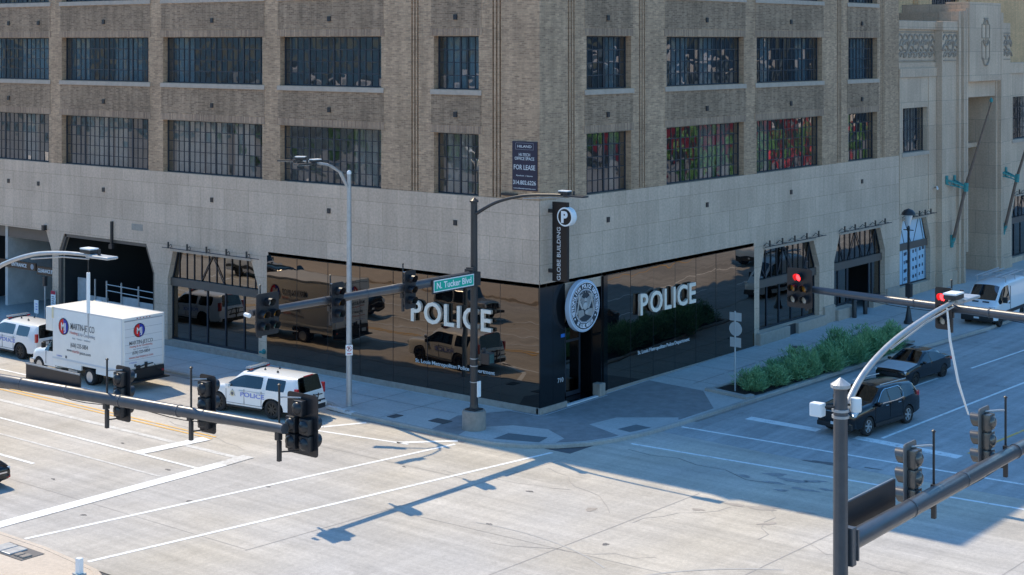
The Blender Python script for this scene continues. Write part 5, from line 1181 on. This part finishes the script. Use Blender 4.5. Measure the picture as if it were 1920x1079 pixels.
MB().box(3.92,4.12,-.98,.98,.42,.66,b=.04).box(3.75,3.95,-1.0,-.9,.45,.66,b=.02).box(3.75,3.95,.9,1.0,.45,.66,b=.02).build('bumper', 'chrome', tk); box(tk, 'grille', 'car_plastic', 3.98,4.04,-.55,.55,.68,.98)
MB().box(-3.3,3.0,-.45,.45,.45,.65).box(-.9,-.1,-.9,.9,.3,.45).build('chassis', 'car_plastic', tk); box(tk, 'exhaust', 'galvanised', .3,1.0,.75,.95,.38,.5,b=.03)
# ------------------------------------------------------------------ white van with ladder racks
VAN = [(2.78,.74,.42,.84,.82,.84,.98,.76,1.02,.6,1.04),(2.70,.82,.34,.93,1.0,.92,1.14,.84,1.17,.66,1.19),(2.35,.86,.30,.99,1.14,.97,1.26,.88,1.29,.70,1.31),(2.05,.88,.30,1.0,1.22,.99,1.36,.90,1.40,.74,1.42),
   (1.95,.88,.30,1.0,1.25,.99,1.40,.90,1.44,.76,1.46),(1.18,.88,.30,1.0,1.28,.99,2.06,.84,2.16,.74,2.22),(.85,.88,.30,1.0,1.28,.99,2.12,.86,2.24,.78,2.30),(.30,.88,.30,1.0,1.30,.99,2.16,.88,2.30,.80,2.36),(-1.0,.88,.30,1.0,1.30,.99,2.18,.88,2.34,.80,2.40),(-2.65,.88,.30,1.0,1.30,.99,2.18,.88,2.34,.80,2.40),(-2.80,.86,.34,.98,1.28,.97,2.14,.86,2.28,.78,2.32),(-2.86,.82,.38,.95,1.26,.94,2.08,.83,2.2,.75,2.24)]
vn = thing('cargo_van', 'white cargo van with ladder racks at the right edge', 'van', (6.95,33.45,RZ+gs(33)), rad(-90)+.03)
car_body(vn, VAN, (4,5,6), (4,), (), (1.75,-1.65), .36, W=2.0, paint='van_white', glass='car_glass')
for x in (1.75,-1.65):
    for y in (-.86,.86): wheel(vn, x, y, .36, .24, 'rim_black', 6)
for y in (-1,1):
    box(vn, 'headlight', 'lamp_glass', 2.40,2.70,y*.78-.16,y*.78+.14,.96,1.18,b=.04); box(vn, 'mirror', 'car_plastic', 1.42,1.55,y*1.14-.13,y*1.14+.13,1.30,1.62,b=.03); box(vn, 'side_moulding', 'car_plastic', -2.7,2.2,y*1.0-.02,y*1.0+.03,.62,.80,b=.01)
    box(vn, 'door_handle', 'car_plastic', .38,.52,y*.99-.02,y*.99+.04,1.14,1.19)
    MB().box(.25,.262,y*.985-.01,y*.985+.03,.45,2.1).build('door_seam', 'graphic_gray', vn)
box(vn, 'grille', 'car_plastic', 2.64,2.75,-.52,.52,.78,1.0,b=.03); box(vn, 'bumper', 'car_plastic', 2.60,2.86,-.9,.9,.38,.70,b=.05); box(vn, 'number_plate', 'plate', 2.862,2.87,-.15,.15,.52,.62)
for y in (-.3,.3): box(vn, 'hood_vent', 'car_plastic', 2.15,2.25,y-.18,y+.18,1.33,1.40)
for yy in (-.55,.55):
    b = MB()
    for dy in (-.16,.16): b.tube([(1.0,yy+dy,2.62),(-2.6,yy+dy,2.66)], .035, 6)
    for k in range(12): b.tube([(.9-.3*k,yy-.16,2.63),(.9-.3*k,yy+.16,2.63)], .018, 6)
    b.build('ladder', 'rim_silver', vn)
b = MB()
for x in (.5,-1.0,-2.4): b.tube([(x,-.82,2.3),(x,-.8,2.55),(x,.8,2.55),(x,.82,2.3)], .03, 6)
b.build('roof_rack', 'galvanised', vn)
# ------------------------------------------------------------------ black sport utility waiting at the line
ACAD = [(2.42,.66,.42,.76,.70,.76,.86,.70,.92,.58,.94),(2.34,.74,.32,.88,.86,.86,.98,.80,1.02,.66,1.05),(2.05,.80,.27,.95,.95,.93,1.06,.86,1.10,.70,1.13),(1.45,.84,.27,.97,1.01,.96,1.12,.88,1.16,.74,1.19),(1.12,.84,.27,.97,1.03,.96,1.15,.88,1.18,.76,1.21),
  (.98,.84,.27,.97,1.05,.96,1.17,.88,1.20,.78,1.23),(.25,.84,.27,.97,1.07,.96,1.52,.76,1.63,.64,1.68),(-.05,.84,.27,.97,1.07,.96,1.57,.75,1.67,.66,1.71),(-.13,.84,.27,.97,1.07,.96,1.57,.75,1.67,.66,1.71),(-.95,.84,.27,.97,1.09,.96,1.56,.75,1.67,.66,1.71),(-1.12,.84,.27,.97,1.10,.96,1.55,.75,1.66,.65,1.70),
  (-1.90,.84,.28,.96,1.16,.94,1.44,.75,1.60,.63,1.65),(-2.02,.83,.30,.95,1.15,.93,1.44,.74,1.58,.62,1.62),(-2.12,.82,.32,.94,1.14,.92,1.40,.73,1.56,.62,1.60),(-2.34,.80,.35,.91,1.05,.89,1.12,.84,1.16,.72,1.18),(-2.42,.76,.40,.88,.95,.86,1.0,.82,1.03,.70,1.05)]
ac = thing('black_suv', 'black sport utility with chrome window trim waiting at the stop line', 'car', (11.90,7.28,RZ+gs(7.3)), rad(-97.0)); ac.scale = (1.05,1.03,1.06)
car_body(ac, ACAD, (5,6,8,10), (5,), (13,), (1.44,-1.42), .37, W=1.94, paint='black_car', glass='tinted_clear')
box(ac, 'cabin', 'car_plastic', -2.0,1.0,-.74,.74,.5,1.06)
for x in (-.05,-1.0):
    for y in (-.38,.38): box(ac, 'seat', 'car_plastic', x-.1,x+.1,y-.24,y+.24,1.06,1.5,b=.05)
for x in (1.44,-1.42):
    for y in (-.83,.83): wheel(ac, x, y, .37, .24, 'rim_silver', 6)
for y in (-1,1):
    b = MB(); yb = y*.985; pts = [(.82,1.16),(.72,1.22),(.3,1.50),(.1,1.57),(-.9,1.57),(-1.02,1.50),(-1.12,1.30),(-1.02,1.14),(-.5,1.10),(.82,1.12)]
    for (x0,z0),(x1,z1) in zip(pts, pts[1:]+pts[:1]): 
        yo = lambda z: y*(.975-.43*max(0, z-1.07)*1.0+.0)
        b.tube([(x0,yo(z0),z0),(x1,yo(z1),z1)], .02, 5)
    b.build('chrome_trim', 'chrome', ac)
    hl = box(ac, 'headlight', 'lamp_glass', 2.02,2.32,y*.74-.15,y*.74+.15,.82,1.0,b=.04); box(hl, 'lit_strip', 'head_lit', 2.24,2.34,y*.72-.13,y*.72+.10,.86,.94,b=.01)
    box(ac, 'marker', 'tail_red', -2.32,-2.1,y*.85-.06,y*.85+.06,1.0,1.22,b=.03); box(ac, 'mirror', 'black_car', .72,.90,y*1.04-.10,y*1.04+.10,1.05,1.22,b=.04)
    box(ac, 'rocker', 'car_plastic', -1.0,1.0,y*.95-.04,y*.95+.05,.27,.42,b=.02)
    for x in (-.72,.18): box(ac, 'door_handle', 'chrome', x-.1,x+.1,y*.965-.02,y*.965+.03,.98,1.01)
    MB().tube([(.2,y*.66,1.75),(-1.7,y*.64,1.73)], .018, 6).build('roof_rail', 'rim_silver', ac)
    b = MB()
    for x in (-.08,-1.0,.98): b.box(x-.006,x+.006,y*.96-.012,y*.96+.015,.5,1.05)
    b.build('door_seam', 'tyre', ac)
box(ac, 'grille', 'car_plastic', 2.30,2.42,-.45,.45,.62,.98,b=.03); box(ac, 'grille_trim', 'chrome', 2.40,2.43,-.42,.42,.93,.96); box(ac, 'bumper', 'car_plastic', 2.30,2.46,-.82,.82,.32,.52,b=.05); box(ac, 'number_plate', 'plate', 2.46,2.467,-.15,.15,.46,.57)
# ------------------------------------------------------------------ dark sedan with pale hood
SED = [(2.24,.62,.38,.72,.56,.72,.66,.66,.70,.54,.72),(2.16,.72,.26,.82,.68,.80,.76,.74,.79,.60,.81),(1.9,.76,.22,.86,.76,.84,.83,.78,.86,.64,.88),(1.25,.76,.22,.87,.84,.85,.92,.78,.94,.66,.96),(1.02,.76,.22,.87,.86,.86,.95,.78,.97,.68,.99),
  (.90,.76,.22,.87,.88,.86,.97,.78,.99,.70,1.01),(.12,.76,.22,.87,.90,.86,1.28,.64,1.37,.54,1.41),(-.10,.76,.22,.87,.90,.86,1.32,.64,1.40,.55,1.44),(-.18,.76,.22,.87,.90,.86,1.32,.64,1.40,.55,1.44),(-.95,.76,.22,.87,.92,.86,1.28,.64,1.37,.54,1.41),(-1.52,.76,.24,.87,.95,.85,1.02,.78,1.05,.68,1.07),(-1.62,.76,.24,.87,.95,.85,1.01,.78,1.03,.68,1.05),(-2.05,.72,.28,.84,.93,.82,.98,.76,1.0,.66,1.02),(-2.20,.68,.36,.79,.84,.78,.90,.72,.92,.62,.94)]
se2 = thing('dark_sedan', 'black sedan with a faded pale gray hood behind the black sport utility', 'car', (9.62,16.75,RZ+gs(16)), rad(-95))
car_body(se2, SED, (5,6,8,9), (5,), (9,), (1.33,-1.33), .315, W=1.74, paint='black_car', glass='tinted_clear', hood=(1,2,3))
box(se2, 'cabin', 'car_plastic', -1.5,.95,-.66,.66,.4,.89)
for x in (-.15,-.95):
    for y in (-.34,.34): box(se2, 'seat', 'car_plastic', x-.1,x+.1,y-.22,y+.22,.88,1.22,b=.05)
for x in (1.33,-1.33):
    for y in (-.75,.75): wheel(se2, x, y, .315, .21, 'rim_black', 8)
for y in (-1,1):
    box(se2, 'headlight', 'head_lit' if 0 else 'lamp_glass', 1.92,2.17,y*.66-.17,y*.66+.13,.62,.76,b=.04); box(se2, 'turn_lamp', 'lens_amber', 1.9,2.1,y*.80-.04,y*.80+.04,.62,.72,b=.02)
    box(se2, 'tail_light', 'tail_red', -2.2,-1.98,y*.70-.12,y*.70+.12,.74,.9,b=.03); box(se2, 'mirror', 'black_car', .58,.72,y*.93-.08,y*.93+.08,.92,1.04,b=.03)
box(se2, 'grille', 'car_plastic', 2.14,2.24,-.4,.4,.52,.64,b=.02); box(se2, 'bumper', 'black_car', 2.08,2.28,-.72,.72,.26,.48,b=.05)
# ------------------------------------------------------------------ vehicles waiting beyond the left edge, seen whole only in the black glass
w1 = thing('dark_car', 'black car nose at the far left edge behind the stop line', 'car', (-10.75,-21.25,RZ), 0)
car_body(w1, SED, (5,6,8,9), (5,), (9,), (1.33,-1.33), .315, W=1.74, paint='black_car')
for x in (1.33,-1.33):
    for y in (-.75,.75): wheel(w1, x, y, .315, .21, 'rim_silver', 8)
for y in (-1,1): box(w1, 'headlight', 'lamp_glass', 1.92,2.17,y*.66-.17,y*.66+.13,.62,.76,b=.04); box(w1, 'lower_lamp', 'tail_red', 2.1,2.22,y*.66-.1,y*.66+.1,.36,.46,b=.02)
box(w1, 'grille', 'chrome', 2.2,2.25,-.6,.6,.56,.61)
JEEP = [(2.15,.60,.50,.66,.80,.66,.98,.62,1.04,.54,1.06),(2.08,.64,.46,.72,.86,.72,1.06,.68,1.12,.58,1.14),(1.2,.80,.42,.84,.96,.84,1.14,.78,1.18,.66,1.2),(.85,.80,.42,.86,1.0,.85,1.18,.80,1.22,.70,1.24),(.55,.80,.42,.86,1.02,.86,1.66,.76,1.76,.68,1.80),(.35,.80,.42,.86,1.02,.86,1.70,.76,1.80,.68,1.84),(-.4,.80,.42,.86,1.02,.86,1.70,.76,1.80,.68,1.84),(-.5,.80,.42,.86,1.02,.86,1.70,.76,1.80,.68,1.84),(-1.7,.80,.42,.86,1.02,.86,1.70,.76,1.80,.68,1.84),(-1.85,.78,.46,.84,1.02,.84,1.66,.74,1.74,.66,1.78),(-1.95,.76,.5,.8,1.0,.8,1.1,.72,1.2,.66,1.24)]
jp = thing('silver_offroader', 'silver boxy off roader mirrored in the black glass right of the POLICE letters', 'car', (-18.4,-17.3,RZ), .0)
car_body(jp, JEEP, (4,5,7), (3,), (8,), (1.35,-1.2), .40, W=1.72, paint='silver_car')
for x in (1.35,-1.2):
    for y in (-.78,.78): wheel(jp, x, y, .40, .26, 'rim_silver', 6); box(jp, 'fender', 'car_plastic', x-.5,x+.5,(.86 if y > 0 else -1.0),(1.0 if y > 0 else -.86),.80,.88,b=.02)
for k in range(7): box(jp, 'grille_slot', 'car_plastic', 2.13,2.17,-.42+.14*k-.04,-.42+.14*k+.04,.74,1.0)
for y in (-.55,.55): MB().lathe([(0,2.2),(.11,2.18),(.12,2.12)], (0,y,.90), 'x', 14).build('headlight', 'lamp_glass', jp)
MB().box(2.15,2.35,-.85,.85,.45,.62,b=.03).build('bumper', 'car_plastic', jp)
bk = thing('black_suv', 'black sport utility mirrored in the black glass left of the POLICE letters', 'car', (-25.3,-13.9,RZ), .0)
car_body(bk, TAHOE, (5,6,8,10), (5,), (13,), (1.50,-1.45), .415, W=2.02, paint='black_car')
for x in (1.50,-1.45):
    for y in (-.88,.88): wheel(bk, x, y, .415, .26, 'rim_silver', 6)
for y in (-1,1): box(bk, 'headlight', 'lamp_glass', 2.34,2.55,y*.76-.16,y*.76+.14,.80,.98,b=.03); box(bk, 'mirror', 'black_car', .83,1.0,y*1.04-.09,y*1.04+.09,1.12,1.30,b=.03)
box(bk, 'number_plate', 'plate', 2.58,2.6,-.16,.16,.5,.62); box(bk, 'grille', 'chrome', 2.5,2.58,-.5,.5,.8,.84)
bk2 = dup(bk, (-33.0,-16.9,RZ), 0, 'black sport utility mirrored in the glass farther left behind the gray lamp pole')
wv = dup(vn, (-40,-19.9,RZ), 0, 'white van mirrored at the upper left corner of the black glass')
wr = dup(vn, (14.9,46.0,RZ+gs(46)), rad(-90), 'white van mirrored at the upper right corner of the darker black glass')
# ------------------------------------------------------------------ drivers
def person(label, loc, rz, shirt, arm_out=False):
    V = [(0,0,.0),(0,0,.25),(0,0,.48),(0,0,.56),(.02,0,.66),(.03,0,.74),(0,.19,.47),(.08,.30,.28),(.30,.34 if arm_out else .25,.30),(0,-.19,.47),(.10,-.26,.26),(.34,-.16,.34)]
    E_ = [(0,1),(1,2),(2,3),(3,4),(4,5),(2,6),(6,7),(7,8),(2,9),(9,10),(10,11)]; Rr_ = [.15,.15,.14,.06,.095,.08,.07,.05,.035,.07,.05,.035]
    me = bpy.data.meshes.new('person'); me.from_pydata(V, E_, []); o = bpy.data.objects.new('person', me); COL.objects.link(o)
    o.modifiers.new('k', 'SKIN'); 
    for i, sv in enumerate(me.skin_vertices[0].data): sv.radius = (Rr_[i], Rr_[i]); sv.use_root = (i == 0)
    o.modifiers.new('s', 'SUBSURF').levels = 2
    dg = bpy.context.evaluated_depsgraph_get(); dg.update(); m2 = bpy.data.meshes.new_from_object(o.evaluated_get(dg)); bpy.data.objects.remove(o)
    m2.materials.clear(); m2.materials.append(MATS[shirt]); m2.materials.append(MATS['skin']); m2.materials.append(MATS['hair'])
    for p in m2.polygons:
        c = p.center; p.material_index = 1 if (c.z > .535 or (c.x > .2)) else 0
        if c.z > .73 or (c.z > .62 and c.x < -.02): p.material_index = 2
    m2.shade_smooth(); o = bpy.data.objects.new('person', m2); COL.objects.link(o); o.location = loc; o.rotation_euler = (0,0,rz); tag(o, label, 'person'); return o
person('driver in a bright blue shirt with an elbow at the window of the dark sedan', (9.62+.36,16.7,RZ+gs(16)+.55), rad(-95), 'shirt_blue', True)
person('driver in a red shirt at the wheel of the black sport utility', (11.90+.38,7.2,RZ+gs(7)+.72), rad(-97), 'shirt_red')
# ------------------------------------------------------------------ shrubs in the planting bed
def shrub_mesh(seed, R_, H_):
    r = random.Random(seed); vs = []; fs = []
    def blade(p, d, L_, w):
        d = d.normalized(); s = d.cross(Vector((r.uniform(-1,1), r.uniform(-1,1), r.uniform(-.3,.3)))).normalized()*w; o = len(vs)
        q = p+d*L_*.55+Vector((0,0,-.01)); e = p+d*L_+Vector((0,0,-L_*.12)); vs.extend([p-s*.5, p+s*.5, q+s, q-s, e]); fs.extend([[o,o+1,o+2,o+3],[o+3,o+2,o+4]])
    lob = [(Vector((r.uniform(-.6,.6)*R_, r.uniform(-.6,.6)*R_, 0)), r.uniform(.4,.75)*R_, r.uniform(.55,1.15)*H_) for _ in range(7)]
    for c, rr, hh in lob:
        for _ in range(150):
            a = r.uniform(0, 6.283); u = r.random()**.5; el = r.uniform(.05, 1.45)
            d = Vector((math.cos(a)*math.cos(el), math.sin(a)*math.cos(el), math.sin(el)+.1)); k = r.uniform(.25, 1)
            p = c+Vector((d.x*rr*k, d.y*rr*k, d.z*hh*k)); 
            for _ in range(6):
                dd = d*.7+Vector((r.gauss(0,.45), r.gauss(0,.45), r.uniform(.1,.9))); blade(p+Vector((r.gauss(0,.05), r.gauss(0,.05), r.gauss(0,.05))), dd, r.uniform(.10,.30), r.uniform(.006,.014))
    b = MB(); b.add(vs, fs); return b
SH = []
for i in range(4):
    s = thing('shrub', 'x', 'shrub', (0,0,0)); shrub_mesh(40+i, .85, .95+.1*i).build('foliage', 'shrub_leaf', s, fixn=False)
    b = MB(); r_ = random.Random(i)
    for k in range(7): a = r_.uniform(0,6.28); b.tube([(0,0,-.05),(.25*math.cos(a),.25*math.sin(a),.35),(.5*math.cos(a),.5*math.sin(a),.7)], [.025,.018,.008], 5)
    b.build('stem', 'bark', s); SH.append(s)
SP = [(4.75,9.7,.85,'low rounded shrub nearest the corner, beside the route sign post'),(5.25,10.7,.8,'low shrub second from the corner end of the bed, against the kerb'),(4.95,12.3,.98,'third shrub from the corner end of the planting bed'),(5.55,13.2,.85,'shrub leaning over the kerb in the near half of the bed'),(5.1,14.4,1.1,'tall dense shrub near the middle of the bed on the sidewalk side'),
      (5.75,15.3,.95,'shrub on the kerb side near the middle of the bed'),(5.3,16.7,1.12,'bushy shrub just beyond the middle of the bed'),(5.95,17.6,.95,'shrub beside the front wheel of the dark sedan'),(5.45,18.9,1.2,'tall shrub in the far half of the bed on the sidewalk side'),(6.05,19.9,1.0,'shrub beside the hood of the dark sedan'),(5.6,21.0,1.2,'tallest shrub toward the far end of the bed'),(6.05,22.3,1.0,'last shrub at the far end of the planting bed')]
for i, (x, y, s_, lab) in enumerate(SP):
    s_ *= 1.12; o = SH[i] if i < 4 else dup(SH[i % 4]); o.location = (x, y, gs(y)+.03); o.rotation_euler = (0,0,i*1.3); o.scale = (s_*1.12, s_*1.12, s_*.88); o['label'] = lab; o['group'] = 'shrubs in the planting bed'

# ================================================================== blocks across the streets, most added out of view to darken window reflections
mat('teal_wall', (.10,.15,.17), .6, var=.3, vscale=.1); mat('slate_wall', (.10,.11,.125), .7, var=.2, vscale=.2); mat('red_wall', (.62,.03,.05), .7, var=.15, vscale=.3); mat('dark_block_wall', (.12,.13,.13), .8, var=.2, vscale=.2); mat('far_glass', (.03,.04,.05), .1, spec=1)
def block(name, label, x0, x1, y0, y1, h, m, nf, nw):
    t = thing(name, label, 'building', ((x0+x1)/2, (y0+y1)/2, 0)); hx, hy = (x1-x0)/2, (y1-y0)/2
    MB().box(-hx,hx,-hy,hy,-.5,h).build('wall', m, t); MB().box(-hx-.4,hx+.4,-hy-.4,hy+.4,h,h+.8).build('roof', 'sill_stone', t)
    for f in range(nf):
        b = MB(); z0 = h/nf*(f+.3); z1 = h/nf*(f+.85)
        for k in range(nw):
            a = -hx+2*hx*(k+.2)/nw; c = -hx+2*hx*(k+.75)/nw; b.box(a,c,-hy-.05,-hy+.1,z0,z1); b.box(a,c,hy-.1,hy+.05,z0,z1)
            a = -hy+2*hy*(k+.2)/nw; c = -hy+2*hy*(k+.75)/nw; b.box(-hx-.05,-hx+.1,a,c,z0,z1); b.box(hx-.1,hx+.05,a,c,z0,z1)
        b.build('window_band', 'far_glass', t)
    return t
block('added_tall_block', 'dark slate block added far up the side street to darken window reflections', 20, 190, 215, 240, 46, 'slate_wall', 10, 22)
block('shop_building', 'low red painted shop building across the side street', 48, 74, 112, 124, 7.5, 'red_wall', 2, 6)
block('added_low_block', 'dark low block added beyond the red shop to darken window reflections', 78, 130, 120, 160, 13, 'dark_block_wall', 3, 9)
block('added_slab_block', 'dark slab added farther along the side street to darken window reflections', 44, 62, 165, 200, 26, 'slate_wall', 7, 8)
block('added_tall_block', 'dark teal block added far down the main street to darken window reflections', -460, -60, -175, -150, 52, 'teal_wall', 10, 40)
block('added_low_block', 'long dark low block added down the main street to darken window reflections', -120, -55, -118, -92, 9, 'dark_block_wall', 3, 10)
def tree(x, y, h, seed, label):
    r = random.Random(seed); t = thing('tree', label, 'tree', (x,y,0), group='street trees across the way')
    b = MB(); b.tube([(0,0,0),(.1,0,h*.3),(0,.1,h*.6)], [.22,.16,.08], 8)
    for k in range(6): a = r.uniform(0,6.28); b.tube([(0,0,h*.3),(1.2*math.cos(a),1.2*math.sin(a),h*.6)], [.09,.03], 5)
    b.build('trunk', 'bark', t); vs = []; fs = []
    for k in range(46):
        c = Vector((r.gauss(0,1), r.gauss(0,1), r.gauss(0,.8))).normalized()*r.uniform(.4,1)*h*.28+Vector((0,0,h*.64))
        for q in range(45):
            p = c+Vector((r.gauss(0,.35), r.gauss(0,.35), r.gauss(0,.3))); a = Vector((r.gauss(0,1),r.gauss(0,1),r.gauss(0,1))).normalized()*.16; d = a.orthogonal().normalized()*.12; o = len(vs); vs += [p-a,p-d,p+a,p+d]; fs.append([o,o+1,o+2,o+3])
    m_ = MB(); m_.add(vs, fs); m_.build('crown', 'tree_leaf', t, fixn=False)
for i, (x, y) in enumerate([(36,72),(37,84),(38,97),(40,110),(58,100),(66,96),(84,108),(-52,-62),(-66,-66),(-82,-70),(-98,-74)]):
    tree(x, y, 7.5+i%3, i, ('leafy tree %s' % ['nearest on the side street','second along the side street','third along the side street','fourth along the side street','left of the red shop','in front of the red shop','beside the low block','nearest down the main street','second down the main street','third down the main street','last down the main street'][i]))
